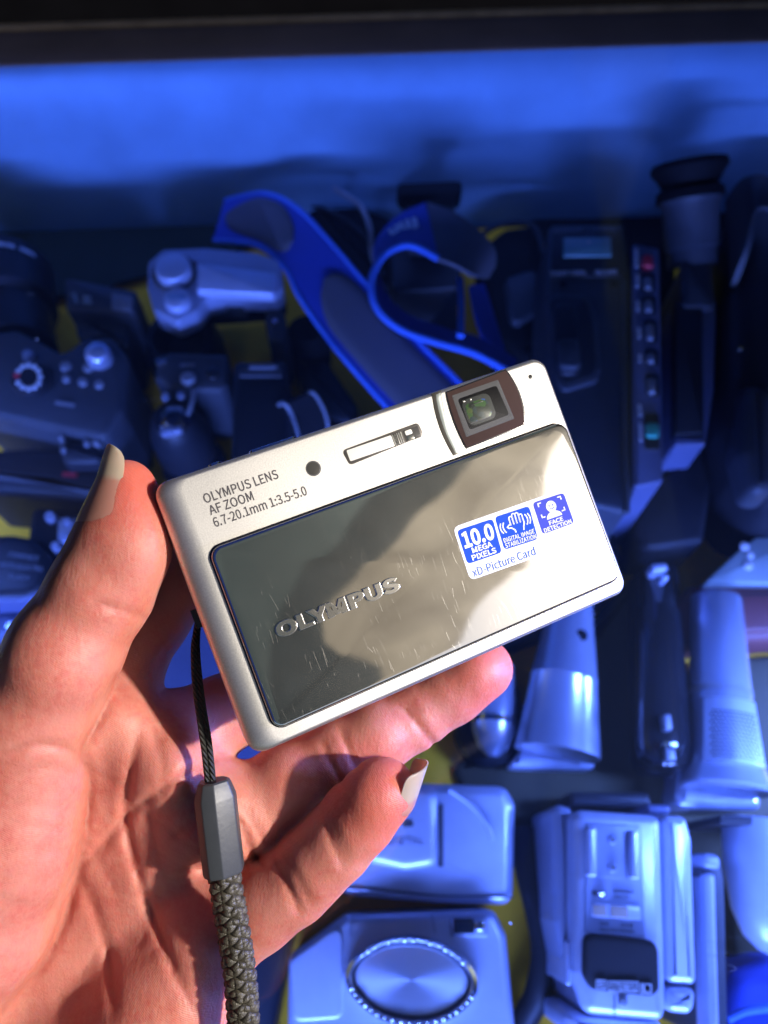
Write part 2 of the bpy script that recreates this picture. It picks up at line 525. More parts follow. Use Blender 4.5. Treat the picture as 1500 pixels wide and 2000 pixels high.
# added unseen dark sheet on the left, blocking sky light from the hand
sv = []; sf = []
for i in range(41):
    y = -3.2 + 8.0 * i / 40
    for j in range(7):
        sv.append((-1.35 + 0.05 * math.sin(3.1 * y + j * 0.4), y, 2.1 - 2.95 * j / 6))
for i in range(40):
    for j in range(6):
        a = i * 7 + j; sf.append((a, a + 1, a + 8, a + 7))
link_mesh('side_blocker', sv, sf, mat('dark_blocker', (0.03, 0.03, 0.032), 0.9, nscale=3), awning, 60)
sheet('tarpaulin', edge_0, edge_a, 2.2, translucent_mat('slate_tarpaulin', (0.040, 0.060, 0.066), (0.090, 0.122, 0.126), 1.5), awning)
sheet('dark_band', edge_a, edge_b, 2.2, translucent_mat('dark_blue_cloth', (0.012, 0.020, 0.026), (0.028, 0.042, 0.052), 4), awning)
sheet('canvas_edge', edge_b, edge_c, 2.2, translucent_mat('beige_canvas', (0.16, 0.135, 0.105), (0.40, 0.355, 0.28), 2.6), awning)

# added unseen board, shaped to keep the sun off the case but not the hand
part = thing('sun_block_board', 'added unseen board blocking the sun on the right side of the display case', 'sun_blocker', (0.3, 0.3, 0))
bd = [(-0.70, -0.85), (0.95, -0.85), (0.95, 0.80), (0.082, 0.75), (0.068, 0.41), (-0.70, 0.40)]
bv = [(0.375, y, z) for y, z in bd] + [(0.39, y, z) for y, z in bd]
bf = [tuple(range(6))[::-1], tuple(range(6, 12))] + [(i, (i + 1) % 6, 6 + (i + 1) % 6, 6 + i) for i in range(6)]
fix_normals(link_mesh('board', bv, bf, mat('dark_wood', (0.10, 0.07, 0.05), 0.7, nscale=12, var=0.4), part, 0))

# ================================================================== the compact camera in the hand
BR_ = np.array([[0.90031709, -0.34653851, 0.26332525], [-0.33483927, -0.93800573, -0.08959866], [0.27804998, -0.00750443, -0.96053729]])
BT_ = np.array([-25.91047418, 48.91389754, 156.94239999])
BW, BH, BD = 92.0, 57.99, 16.5
def c2w(v): return RT * v[0] - UP * v[1] + FW * v[2]
held = thing('compact_camera', 'worn silver compact camera with mirrored sliding cover and blue sticker held in the hand', 'camera', CAM + c2w(BT_) * 0.001)
rm = Matrix([c2w(BR_[:, i]) for i in range(3)]).transposed()
held.rotation_euler = rm.to_euler()
def bp(px, py, z=0.0):
    """photo pixel on the camera's plane z -> its own x,y in mm"""
    d = np.array([(px - 750) / F_PX, (py - 1000) / F_PX, 1.0])
    A = np.column_stack([BR_[:, 0], BR_[:, 1], -d])
    s = np.linalg.solve(A, -BT_ - BR_[:, 2] * z)
    return Vector((s[0], s[1]))
def mm(v): return (v[0] * 0.001, v[1] * 0.001, v[2] * 0.001)
def hmesh(name, loops, m, parent=None, smooth=40, cap0=True, cap1=True):
    v, f = loft(loops, cap0, cap1)
    return fix_normals(link_mesh(name, [mm(p) for p in v], f, m, parent or held, smooth, True))
def rrect(x0, y0, x1, y1, r, n=8):
    out = []
    for cx, cy, a0 in ((x1 - r, y1 - r, 0), (x0 + r, y1 - r, 90), (x0 + r, y0 + r, 180), (x1 - r, y0 + r, 270)):
        for i in range(n + 1):
            a = math.radians(a0 + 90 * i / n)
            out.append(Vector((cx + r * math.cos(a), cy + r * math.sin(a))))
    return out
def hslab(name, pts, z0, z1, m, parent=None, bev=0.15, seg=3, recess=False):
    loops = [[(p.x, p.y, z0) for p in pts], [(p.x, p.y, z1 - bev) for p in pts]]
    for i in range(1, seg + 1):
        a = i / seg * PI / 2
        q = inset_poly(pts, bev * (1 - math.cos(a)))
        loops.append([(p.x, p.y, z1 - bev + bev * math.sin(a)) for p in q])
    return hmesh(name, loops, m, parent)

def body_metal():
    m, nt, N, L, b = new_mat('bead_blasted_silver')
    tc = N.new('ShaderNodeTexCoord')
    n1 = N.new('ShaderNodeTexNoise'); n1.inputs['Scale'].default_value = 3200; n1.inputs['Detail'].default_value = 2
    n2 = N.new('ShaderNodeTexNoise'); n2.inputs['Scale'].default_value = 60; n2.inputs['Detail'].default_value = 6
    L.new(tc.outputs['Object'], n1.inputs['Vector']); L.new(tc.outputs['Object'], n2.inputs['Vector'])
    b.inputs['Metallic'].default_value = 1.0
    mx = N.new('ShaderNodeMix'); mx.data_type = 'RGBA'
    mx.inputs[6].default_value = (0.56, 0.54, 0.50, 1); mx.inputs[7].default_value = (0.86, 0.83, 0.78, 1)
    L.new(n1.outputs['Fac'], mx.inputs[0]); L.new(mx.outputs[2], b.inputs['Base Color'])
    mr = N.new('ShaderNodeMapRange'); mr.inputs[3].default_value = 0.45; mr.inputs[4].default_value = 0.53
    L.new(n2.outputs['Fac'], mr.inputs[0]); L.new(mr.outputs[0], b.inputs['Roughness'])
    bp_ = N.new('ShaderNodeBump'); bp_.inputs['Strength'].default_value = 0.30; bp_.inputs['Distance'].default_value = 0.00006
    L.new(n1.outputs['Fac'], bp_.inputs['Height']); L.new(bp_.outputs[0], b.inputs['Normal'])
    return m
def scratch_field(N, L, tc, specs):
    """sum of thin short scratches, each set with its own direction"""
    cur = None
    for rot, scl, width, dens, seed in specs:
        mp = N.new('ShaderNodeMapping'); mp.inputs['Rotation'].default_value = (0, 0, rot)
        mp.inputs['Scale'].default_value = (scl, scl * 0.24, 0.0); mp.inputs['Location'].default_value = (seed, seed * 1.7, 0)
        ds = N.new('ShaderNodeTexNoise'); ds.inputs['Scale'].default_value = 70; ds.inputs['Detail'].default_value = 1
        L.new(tc.outputs['Object'], ds.inputs['Vector'])
        va = N.new('ShaderNodeVectorMath'); va.operation = 'MULTIPLY_ADD'
        va.inputs[1].default_value = (0.0022, 0.0022, 0); L.new(ds.outputs['Color'], va.inputs[0]); L.new(tc.outputs['Object'], va.inputs[2])
        L.new(va.outputs[0], mp.inputs['Vector'])
        vo = N.new('ShaderNodeTexVoronoi'); vo.inputs['Scale'].default_value = 1.0; vo.inputs['Randomness'].default_value = 1.0
        L.new(mp.outputs[0], vo.inputs['Vector'])
        # a scratch is the neighbourhood of the cell's own centre line: stretched distance below a width
        sp = N.new('ShaderNodeSeparateXYZ'); L.new(vo.outputs['Position'], sp.inputs[0])
        sq = N.new('ShaderNodeSeparateXYZ'); L.new(mp.outputs[0], sq.inputs[0])
        dx = N.new('ShaderNodeMath'); dx.operation = 'SUBTRACT'; L.new(sq.outputs[0], dx.inputs[0]); L.new(sp.outputs[0], dx.inputs[1])
        ax = N.new('ShaderNodeMath'); ax.operation = 'ABSOLUTE'; L.new(dx.outputs[0], ax.inputs[0])
        lt = N.new('ShaderNodeMapRange'); lt.inputs[1].default_value = width; lt.inputs[2].default_value = width * 0.3
        L.new(ax.outputs[0], lt.inputs[0])
        dy = N.new('ShaderNodeMath'); dy.operation = 'SUBTRACT'; L.new(sq.outputs[1], dy.inputs[0]); L.new(sp.outputs[1], dy.inputs[1])
        ay = N.new('ShaderNodeMath'); ay.operation = 'ABSOLUTE'; L.new(dy.outputs[0], ay.inputs[0])
        ly = N.new('ShaderNodeMath'); ly.operation = 'LESS_THAN'; ly.inputs[1].default_value = 0.33; L.new(ay.outputs[0], ly.inputs[0])
        cs = N.new('ShaderNodeSeparateColor'); L.new(vo.outputs['Color'], cs.inputs[0])
        gt = N.new('ShaderNodeMath'); gt.operation = 'GREATER_THAN'; gt.inputs[1].default_value = 1 - dens; L.new(cs.outputs[0], gt.inputs[0])
        a = N.new('ShaderNodeMath'); a.operation = 'MULTIPLY'; L.new(lt.outputs[0], a.inputs[0]); L.new(ly.outputs[0], a.inputs[1])
        st = N.new('ShaderNodeMath'); st.operation = 'MULTIPLY'; L.new(cs.outputs[1], st.inputs[0]); L.new(cs.outputs[1], st.inputs[1])
        g0 = N.new('ShaderNodeMath'); g0.operation = 'MULTIPLY'; L.new(gt.outputs[0], g0.inputs[0]); L.new(st.outputs[0], g0.inputs[1])
        c = N.new('ShaderNodeMath'); c.operation = 'MULTIPLY'; L.new(a.outputs[0], c.inputs[0]); L.new(g0.outputs[0], c.inputs[1])
        if cur is None: cur = c.outputs[0]
        else:
            mxx = N.new('ShaderNodeMath'); mxx.operation = 'MAXIMUM'; L.new(cur, mxx.inputs[0]); L.new(c.outputs[0], mxx.inputs[1]); cur = mxx.outputs[0]
    return cur
def mirror_metal():
    m, nt, N, L, b = new_mat('scratched_mirror_steel')
    N.remove(b)
    out = [n for n in N if n.type == 'OUTPUT_MATERIAL'][0]
    tc = N.new('ShaderNodeTexCoord')
    s = scratch_field(N, L, tc, [(0.22, 900, 0.030, 0.30, 1.0), (-0.30, 700, 0.022, 0.30, 5.0), (0.75, 560, 0.015, 0.25, 9.0), (0.02, 1700, 0.045, 0.25, 14.0), (-1.0, 620, 0.015, 0.25, 21.0), (0.1, 330, 0.009, 0.2, 33.0), (-0.5, 380, 0.009, 0.2, 41.0)])
    # more scratches towards the lower left, where the thumb slides
    sx = N.new('ShaderNodeSeparateXYZ'); L.new(tc.outputs['Object'], sx.inputs[0])
    my = N.new('ShaderNodeMapRange'); my.inputs[1].default_value = 0.036; my.inputs[2].default_value = 0.010; my.inputs[3].default_value = 0.10; my.inputs[4].default_value = 1.0
    L.new(sx.outputs[1], my.inputs[0])
    cl = N.new('ShaderNodeTexNoise'); cl.inputs['Scale'].default_value = 110; cl.inputs['Detail'].default_value = 3
    L.new(tc.outputs['Object'], cl.inputs['Vector'])
    cm = N.new('ShaderNodeMapRange'); cm.inputs[1].default_value = 0.42; cm.inputs[2].default_value = 0.62; L.new(cl.outputs['Fac'], cm.inputs[0])
    s1 = N.new('ShaderNodeMath'); s1.operation = 'MULTIPLY'; L.new(s, s1.inputs[0]); L.new(cm.outputs[0], s1.inputs[1])
    sw = N.new('ShaderNodeMath'); sw.operation = 'MULTIPLY'; L.new(s1.outputs[0], sw.inputs[0]); L.new(my.outputs[0], sw.inputs[1])
    g1 = N.new('ShaderNodeBsdfGlossy'); g1.inputs['Color'].default_value = (0.78, 0.76, 0.71, 1); g1.inputs['Roughness'].default_value = 0.045
    g2 = N.new('ShaderNodeBsdfGlossy'); g2.inputs['Color'].default_value = (0.80, 0.77, 0.70, 1); g2.inputs['Roughness'].default_value = 0.40
    n2 = N.new('ShaderNodeTexNoise'); n2.inputs['Scale'].default_value = 70; n2.inputs['Detail'].default_value = 5
    L.new(tc.outputs['Object'], n2.inputs['Vector'])
    sm = N.new('ShaderNodeMapRange'); sm.inputs[3].default_value = 0.02; sm.inputs[4].default_value = 0.07
    L.new(n2.outputs['Fac'], sm.inputs[0])
    sc = N.new('ShaderNodeMath'); sc.operation = 'MULTIPLY_ADD'; sc.inputs[1].default_value = 1.0
    L.new(sw.outputs[0], sc.inputs[0]); L.new(sm.outputs[0], sc.inputs[2])
    mx = N.new('ShaderNodeMixShader')
    L.new(sc.outputs[0], mx.inputs[0]); L.new(g1.outputs[0], mx.inputs[1]); L.new(g2.outputs[0], mx.inputs[2])
    n3 = N.new('ShaderNodeTexNoise'); n3.inputs['Scale'].default_value = 26; n3.inputs['Detail'].default_value = 2
    L.new(tc.outputs['Object'], n3.inputs['Vector'])
    bu = N.new('ShaderNodeBump'); bu.inputs['Strength'].default_value = 0.5; bu.inputs['Distance'].default_value = 0.0004
    L.new(n3.outputs['Fac'], bu.inputs['Height'])
    L.new(bu.outputs[0], g1.inputs['Normal'])
    L.new(mx.outputs[0], out.inputs[0])
    return m
M['body'] = body_metal()
M['mirror'] = mirror_metal()
M['ink'] = mat('grey_ink', (0.045, 0.04, 0.045), 0.55)
M['mauve'] = mat('mauve_lens_bezel', (0.050, 0.030, 0.026), 0.7, 0.0, bump=0.15, spec=0.06)
M['bezel_grey'] = mat('grey_lens_mask', (0.085, 0.085, 0.085), 0.65, 0.0, spec=0.1)
M['body_black'] = mat('black_camera_back', (0.016, 0.016, 0.020), 0.25, coat=0.4)
M['body_chrome'] = mat('polished_trim', (0.80, 0.78, 0.74), 0.2, 1.0, var=0.05)
M['decal_white'] = mat('white_sticker', (0.80, 0.80, 0.79), 0.75, nscale=300, spec=0.15)
M['decal_blue'] = mat('blue_sticker_ink', (0.018, 0.075, 0.50), 0.75, nscale=200, spec=0.12)
M['decal_violet'] = mat('violet_sticker_ink', (0.060, 0.075, 0.42), 0.75, nscale=200, spec=0.12)
M['decal_text'] = mat('light_blue_sticker_ink', (0.02, 0.10, 0.42), 0.75, spec=0.1)

# front shell: gentle roll on the left, tight on the other edges
loops = []
for z in (-9.0, -5.0): loops.append([(p.x, p.y, z) for p in rrect(0, 0, BW, BH, 3.2)])
for i in range(1, 9):
    a = i / 8 * PI / 2
    k = 1 - math.cos(a)
    zz = -3.0 + 3.0 * math.sin(a)
    loops.append([(p.x, p.y, zz) for p in rrect(5.4 * k, 1.3 * k, BW - 1.6 * k, BH - 1.2 * k, 3.2 - 0.8 * k)])
hmesh('front_shell', loops, M['body'])
# dark rear half
loops = []
for i in range(0, 7):
    a = i / 6 * PI / 2
    k = 1 - math.sin(a)
    loops.append([(p.x, p.y, -BD + 2.2 * (1 - math.cos(a))) for p in rrect(0.5 + 2.2 * k, 0.4 + 2.2 * k, BW - 0.5 - 2.2 * k, BH - 0.4 - 2.2 * k, 2.8)])
loops.append([(p.x, p.y, -9.02) for p in rrect(0.5, 0.4, BW - 0.5, BH - 0.4, 2.8)])
hmesh('rear_shell', loops, M['body_black'])
# top controls
def tbox(name, x0, x1, y0, y1, z0, z1, m, r=0.4):
    pts = [Vector((x0, z0)), Vector((x1, z0)), Vector((x1, z1)), Vector((x0, z1))]
    pts = round_poly(pts, 1.2, 5)
    lo = [[(p.x, y0, p.y) for p in pts], [(p.x, y1 - r, p.y) for p in pts]]
    for q, dy in ((inset_poly(pts, r * 0.3), r * 0.3), (inset_poly(pts, r), 0)):
        lo.append([(p.x, y1 - dy, p.y) for p in q])
    return hmesh(name, lo, m)
tbox('shutter_button', 21.3, 32.2, BH - 0.5, BH + 0.9, -11.0, -5.4, M['body_chrome'])
tbox('power_button', 12.4, 15.4, BH - 0.5, BH + 1.0, -9.5, -6.5, M['body_chrome'])
# strap lug on the left side
lo = [[(x, y, z) for y, z in ((27.5, -9), (31.5, -9), (31.5, -13.5), (27.5, -13.5))] for x in (-1.2, 1.0)]
hmesh('strap_lug', lo, M['body_black'], None, 0)

# sliding cover: dark gap line, then the raised mirror plate, faintly domed
def inr(p, x0, y0, x1, y1): return p
DX0, DY0, DX1, DY1 = 5.9, 3.6, 90.3, 42.0
gap = hslab('cover_gap', rrect(DX0 - 0.30, DY0 - 0.28, DX1 - 0.4, DY1 + 0.45, 2.6), -1.0, 0.06, M['body_black'], None, 0.02)
def door():
    DZ = 1.15
    loops = [[(p.x, p.y, 0.05) for p in rrect(DX0, DY0, DX1, DY1, 2.4)]]
    for i in range(0, 7):
        a = i / 6 * PI / 2
        k = 0.75 * (1 - math.cos(a))
        loops.append([(p.x, p.y, DZ - 0.6 + 0.6 * math.sin(a)) for p in rrect(DX0 + k, DY0 + k, DX1 - k, DY1 - k, 2.4 - k * 0.6)])
    cx, cy = (DX0 + DX1) / 2, (DY0 + DY1) / 2
    for s in (0.97, 0.92, 0.85, 0.75, 0.6, 0.45, 0.3, 0.15, 0.04):
        k = 0.75
        base = rrect(DX0 + k, DY0 + k, DX1 - k, DY1 - k, 1.95)
        dome = 0.30 * (1 - s ** 2)
        loops.append([(cx + (p.x - cx) * s, cy + (p.y - cy) * s, DZ + dome) for p in base])
    return hmesh('sliding_cover', loops, M['mirror'], None, 50)
cover = door()
def dome_z(x, y):
    cx, cy = (DX0 + DX1) / 2, (DY0 + DY1) / 2
    s = max(abs(x - cx) / ((DX1 - DX0) / 2), abs(y - cy) / ((DY1 - DY0) / 2))
    return 1.15 + 0.30 * (1 - min(1, s) ** 2)

def tidy(o, longest, smooth=0):
    """cut long thin faces of letters into well shaped ones"""
    bm = bmesh.new(); bm.from_mesh(o.data)
    bmesh.ops.remove_doubles(bm, verts=bm.verts, dist=1e-7)
    bmesh.ops.recalc_face_normals(bm, faces=bm.faces)
    bmesh.ops.triangulate(bm, faces=bm.faces, quad_method='BEAUTY', ngon_method='BEAUTY')
    for _ in range(4):
        e = [x for x in bm.edges if x.calc_length() > longest]
        if not e: break
        bmesh.ops.subdivide_edges(bm, edges=e, cuts=1, use_grid_fill=False)
        bmesh.ops.triangulate(bm, faces=bm.faces)
    bm.to_mesh(o.data); bm.free()
    if smooth:
        for p in o.data.polygons: p.use_smooth = True
        o.data.set_sharp_from_angle(angle=math.radians(smooth))
    return o
def htext(name, s, x0, x1, y0, cap, m, z, bold=0.0, extrude=0.02, bevel=0.0, parent=None, slope=0.0):
    vs, fs = fit_text(s, x0, x1, y0, cap, bold, extrude, bevel)
    o = link_mesh(name, [mm((v[0], v[1] + slope * (v[0] - x0), z(v[0], v[1]) + v[2] if callable(z) else z + v[2])) for v in vs], fs, m, parent or held, 0, True)
    return tidy(o, 0.00022, 30 if bevel else 0)
htext('lettering', 'OLYMPUS LENS', 8.6, 24.4, 50.9, 1.95, M['ink'], 0.03, 0.006)
htext('lettering', 'AF ZOOM', 8.8, 18.1, 48.35, 1.95, M['ink'], 0.03, 0.006)
htext('lettering', '6.7-20.1mm 1:3.5-5.0', 8.8, 28.8, 45.75, 1.95, M['ink'], 0.03, 0.006)
logo = htext('raised_lettering', 'OLYMPUS', 12.6, 40.2, 20.6, 3.0, M['body_chrome'], lambda x, y: dome_z(x, y) + 0.12, 0.020, 0.20, 0.085, cover)

# AF lamp window
def circ(cx, cy, r, n=32): return [Vector((cx + r * math.cos(2 * PI * i / n), cy + r * math.sin(2 * PI * i / n))) for i in range(n)]
def ring_dish(name, pts, z_out, z_in, depth_inset, m, parent=None):
    lo = [[(p.x, p.y, z_out) for p in pts], [(p.x, p.y, z_out + 0.05) for p in inset_poly(pts, 0.12)],
          [(p.x, p.y, z_in) for p in inset_poly(pts, depth_inset)]]
    return hmesh(name, lo, m, parent, 40, False, True)
c = bp(612, 915)
hslab('sensor_window', circ(c.x, c.y, 1.62), -0.5, 0.05, M['bezel_grey'], None, 0.03)
hslab('sensor_glass', circ(c.x, c.y, 1.35), -0.5, 0.10, mat('sensor_dark', (0.055, 0.052, 0.045), 0.12, coat=1.0), None, 0.04)
c = bp(1036, 736)
hslab('microphone_hole', circ(c.x, c.y, 0.5), -0.5, 0.03, M['body_black'], None, 0.01)
# flash: clear window with a bright reflector behind ribs
q = [bp(667, 880), bp(816, 825), bp(828, 850), bp(683, 909)]
fo = round_poly(q, 1.0, 5)
hslab('flash_frame', fo, -0.5, 0.05, mat('flash_rim', (0.10, 0.09, 0.08), 0.3, 0.4), None, 0.03)
fi = inset_poly(fo, 0.28)
M['flash_refl'] = mat('flash_reflector', (0.85, 0.83, 0.74), 0.35, 0.1)
M['flash_dark'] = mat('flash_dark', (0.08, 0.075, 0.07), 0.25, 0.2)
fx0, fx1 = min(p.x for p in fi), max(p.x for p in fi); fy0, fy1 = min(p.y for p in fi), max(p.y for p in fi)
ym = (fy0 + fy1) / 2
def fl(name, a, b, ya, yb, z, m):
    w = fx1 - fx0
    return hslab(name, rrect(fx0 + w * a, ym + (fy1 - fy0) * 0.43 * ya, fx0 + w * b, ym + (fy1 - fy0) * 0.43 * yb, 0.25, 4), 0.0, z, m, None, 0.03)
fl('flash_reflector', 0.03, 0.62, -0.86, 0.86, 0.09, M['flash_refl'])
for k in range(5):
    fl('flash_rib', 0.63 + 0.028 * k, 0.645 + 0.028 * k, -0.9, 0.9, 0.10, M['flash_refl'])
fl('lamp_cavity', 0.775, 0.985, -0.9, 0.9, 0.08, M['flash_dark'])
fl('lamp_block', 0.80, 0.89, 0.05, 0.75, 0.14, M['flash_refl'])
fl('lamp_block', 0.80, 0.89, -0.8, -0.12, 0.14, M['body_chrome'])
def clear_mat():
    m, nt, N, L, b = new_mat('clear_window'); N.remove(b)
    out = [n for n in N if n.type == 'OUTPUT_MATERIAL'][0]
    t = N.new('ShaderNodeBsdfTransparent'); g = N.new('ShaderNodeBsdfGlossy'); g.inputs['Roughness'].default_value = 0.05
    lw = N.new('ShaderNodeLayerWeight'); lw.inputs[0].default_value = 0.5
    pw = N.new('ShaderNodeMath'); pw.operation = 'POWER'; pw.inputs[1].default_value = 5; L.new(lw.outputs['Facing'], pw.inputs[0])
    f = N.new('ShaderNodeMath'); f.operation = 'MULTIPLY_ADD'; f.inputs[1].default_value = 0.9; f.inputs[2].default_value = 0.012; L.new(pw.outputs[0], f.inputs[0])
    x = N.new('ShaderNodeMixShader')
    L.new(f.outputs[0], x.inputs[0]); L.new(t.outputs[0], x.inputs[1]); L.new(g.outputs[0], x.inputs[2]); L.new(x.outputs[0], out.inputs[0])
    return m
M['clear'] = clear_mat()
hslab('flash_window', fi, 0.16, 0.22, M['clear'], None, 0.03)

# lens: crescent groove, silver lip, mauve bezel, grey mask, deep dark opening with glass
def arc_pts(a, b, bulge, n=14):
    """points from a to b bulging sideways by bulge mm"""
    d = b - a; nrm = Vector((-d.y, d.x)).normalized()
    return [a + d * (i / n) + nrm * bulge * 4 * (i / n) * (1 - i / n) for i in range(n + 1)]
pA, pB = bp(843, 769), bp(885, 890)
pC, pD = bp(861, 763), bp(897, 886)
cres = arc_pts(pA, pB, -0.9) + arc_pts(pD, pC, 0.75)
hslab('lens_groove', cres, -0.3, 0.04, mat('groove_dark', (0.06, 0.055, 0.045), 0.35, 0.5), None, 0.02)
pE, pF = bp(851, 771), bp(890, 885)
cres2 = arc_pts(pE, pF, -0.75) + arc_pts(bp(896, 883), bp(860, 767), 0.72)
hslab('groove_floor', cres2, -0.3, 0.065, mat('groove_steel', (0.30, 0.33, 0.31), 0.4, 0.7), None, 0.02)
wl_ = [bp(872, 767), bp(911, 874)]
wr_ = [bp(1024, 830), bp(987, 724)]
win = arc_pts(wl_[0], wl_[1], -0.55) + arc_pts(wr_[0], wr_[1], -1.25)
hslab('lens_trim', inset_poly(win, -0.35), -0.3, 0.10, M['body_black'], None, 0.06)
hslab('lens_bezel', win, -0.3, 0.16, M['mauve'], None, 0.05)
rp = [bp(882, 773), bp(972, 742), bp(1004, 818), bp(910, 854)]
ri = [bp(893, 780), bp(969, 753), bp(994, 810), bp(917, 840)]
# mask slopes down into the opening
def well():
    o = round_poly(rp, 0.25, 3); i = round_poly(ri, 0.7, 3)
    lo = [[(p.x, p.y, 0.17) for p in o], [(p.x, p.y, 0.20) for p in inset_poly(o, 0.1)], [(p.x, p.y, 0.185) for p in i]]
    return hmesh('lens_mask', lo, M['bezel_grey'], None, 30, False, False)
well()
ii = round_poly(ri, 0.7, 3)
hslab('lens_well', ii, 0.0, 0.175, mat('well_black', (0.004, 0.004, 0.005), 0.5, spec=0.1), None, 0.01)
def lens_el(name, a, b, ya, yb, z, m, r=0.8):
    c0 = (ri[0] + ri[1] + ri[2] + ri[3]) / 4
    w = (ri[1] - ri[0]).length / 2; h = (ri[0] - ri[3]).length / 2
    return hslab(name, rrect(c0.x + w * a, c0.y + h * ya, c0.x + w * b, c0.y + h * yb, r, 6), 0.1, z, m, None, 0.02)
lens_el('prism_frame', -0.94, 0.48, -0.86, 0.80, 0.185, mat('prism_grey', (0.03, 0.033, 0.03), 0.5, spec=0.2), 1.6)
def prism_mat():
    m, nt, N, L, b = new_mat('coated_prism')
    tc = N.new('ShaderNodeTexCoord'); v = N.new('ShaderNodeTexVoronoi'); v.inputs['Scale'].default_value = 800
    L.new(tc.outputs['Object'], v.inputs['Vector'])
    cr = N.new('ShaderNodeValToRGB'); cs = N.new('ShaderNodeSeparateColor'); L.new(v.outputs['Color'], cs.inputs[0])
    cr.color_ramp.interpolation = 'CONSTANT'
    e = cr.color_ramp.elements; e[0].position = 0; e[0].color = (0.012, 0.020, 0.012, 1); e[1].position = 0.35; e[1].color = (0.03, 0.075, 0.02, 1)
    for p_, c_ in ((0.55, (0.015, 0.03, 0.03, 1)), (0.74, (0.05, 0.075, 0.02, 1)), (0.88, (0.03, 0.08, 0.26, 1))):
        x = e.new(p_); x.color = c_
    L.new(cs.outputs[0], cr.inputs[0]); L.new(cr.outputs[0], b.inputs['Base Color'])
    b.inputs['Roughness'].default_value = 0.35; b.inputs['Specular IOR Level'].default_value = 0.3
    return m
lens_el('prism_glass', -0.84, 0.30, -0.70, 0.52, 0.192, prism_mat(), 1.2)
lens_el('prism_rail', -0.55, 0.10, 0.34, 0.40, 0.20, M['body_black'], 0.1)
lens_el('prism_rail', -0.85, 0.30, -0.72, -0.66, 0.20, M['bezel_grey'], 0.1)
for a_, b_ in ((-0.80, 0.74), (-0.46, 0.72)):
    lens_el('screw', a_ - 0.04, a_ + 0.05, b_ - 0.07, b_ + 0.07, 0.20, M['body_chrome'], 0.2)
hslab('lens_cover_glass', inset_poly(round_poly(rp, 0.25, 3), 0.25), 0.215, 0.235, M['clear'], None, 0.01)
# small glint mark beside the microphone hole is a nick in the metal: left out

# sticker
ST = [bp(884, 1030, 1.3), bp(1108, 952, 1.3), bp(1132, 1058, 1.3), bp(918, 1134, 1.3)]
zc = lambda x, y: dome_z(x, y)
st_pts = round_poly(ST, 1.5, 5)
def decal(name, pts, h, m, parent):
    """thin print following the dome of the cover"""
    lo = []
    n = len(pts); c0 = sum(pts, Vector((0, 0))) / n
    for s, dz in ((1.0, -0.05), (1.0, h)):
        lo.append([(c0.x + (p.x - c0.x) * s, c0.y + (p.y - c0.y) * s, dome_z(c0.x + (p.x - c0.x) * s, c0.y + (p.y - c0.y) * s) + dz) for p in pts])
    for s in (0.8, 0.6, 0.4, 0.2, 0.03):
        lo.append([(c0.x + (p.x - c0.x) * s, c0.y + (p.y - c0.y) * s, dome_z(c0.x + (p.x - c0.x) * s, c0.y + (p.y - c0.y) * s) + h) for p in pts])
    return hmesh(name, lo, m, parent, 30)
sticker = decal('sticker', st_pts, 0.05, M['decal_white'], held)
sq = [([(892, 1036), (962, 1013), (980, 1079), (913, 1102)], 'decal_blue'), ([(966, 1010), (1033, 988), (1051, 1053), (985, 1074)], 'decal_blue'), ([(1040, 982), (1101, 962), (1122, 1021), (1060, 1044)], 'decal_violet')]
SQ = []
for pts, mk in sq:
    q = [bp(x, y, 1.4) for x, y in pts]
    SQ.append(q)
    decal('sticker_square', round_poly(q, 0.9, 4), 0.07, M[mk], sticker)
def sq_uv(q, u, v):
    return (q[3] * (1 - u) + q[2] * u) * (1 - v) + (q[0] * (1 - u) + q[1] * u) * v
def sq_text(q, s, u0, u1, v0, v1, m=None, bold=0.0, name='sticker_lettering'):
    vs, fs = fit_text(s, 0, 1, 0, 1, bold, 0.0)
    vv = []
    for v in vs:
        p = sq_uv(q, u0 + (u1 - u0) * v[0], v0 + (v1 - v0) * v[1])
        vv.append(mm((p.x, p.y, dome_z(p.x, p.y) + 0.12)))
    return link_mesh(name, vv, fs, m or M['decal_white'], sticker, 0, True)
def sq_line(q, pts, w, name='sticker_symbol', close=False):
    """drawn line of width w (in square units)"""
    path = [Vector(p) for p in pts]
    L_ = []; R_ = []
    for i, p in enumerate(path):
        t = (path[min(len(path) - 1, i + 1)] - path[max(0, i - 1)]).normalized()
        n = Vector((-t.y, t.x)) * w / 2
        L_.append(p + n); R_.append(p - n)
    V = []; Fc = []
    for a, b in zip(L_, R_):
        for r in (a, b):
            p = sq_uv(q, r.x, r.y); V.append((p.x, p.y, dome_z(p.x, p.y) + 0.12))
    for i in range(len(path) - 1): Fc.append((2 * i, 2 * i + 1, 2 * i + 3, 2 * i + 2))
    return V, Fc
def sq_blob(q, pts):
    V = []
    for r in pts:
        p = sq_uv(q, r[0], r[1]); V.append((p.x, p.y, dome_z(p.x, p.y) + 0.12))
    return V, [tuple(range(len(V)))]
def add_sym(parts, m, dz=0.0):
    v, f = join_geo(parts)
    return link_mesh('sticker_symbol', [mm((p[0], p[1], p[2] + dz)) for p in v], f, m, sticker, 0, True)
sq_text(SQ[0], '10.0', 0.06, 0.93, 0.46, 0.93, bold=0.016)
sq_text(SQ[0], 'MEGA', 0.22, 0.80, 0.25, 0.41, bold=0.013)
sq_text(SQ[0], 'PIXELS', 0.16, 0.86, 0.05, 0.21, bold=0.013)
sq_text(SQ[1], 'DIGITAL IMAGE', 0.05, 0.95, 0.20, 0.33, bold=0.007)
sq_text(SQ[1], 'STABILIZATION', 0.05, 0.97, 0.04, 0.17, bold=0.007)
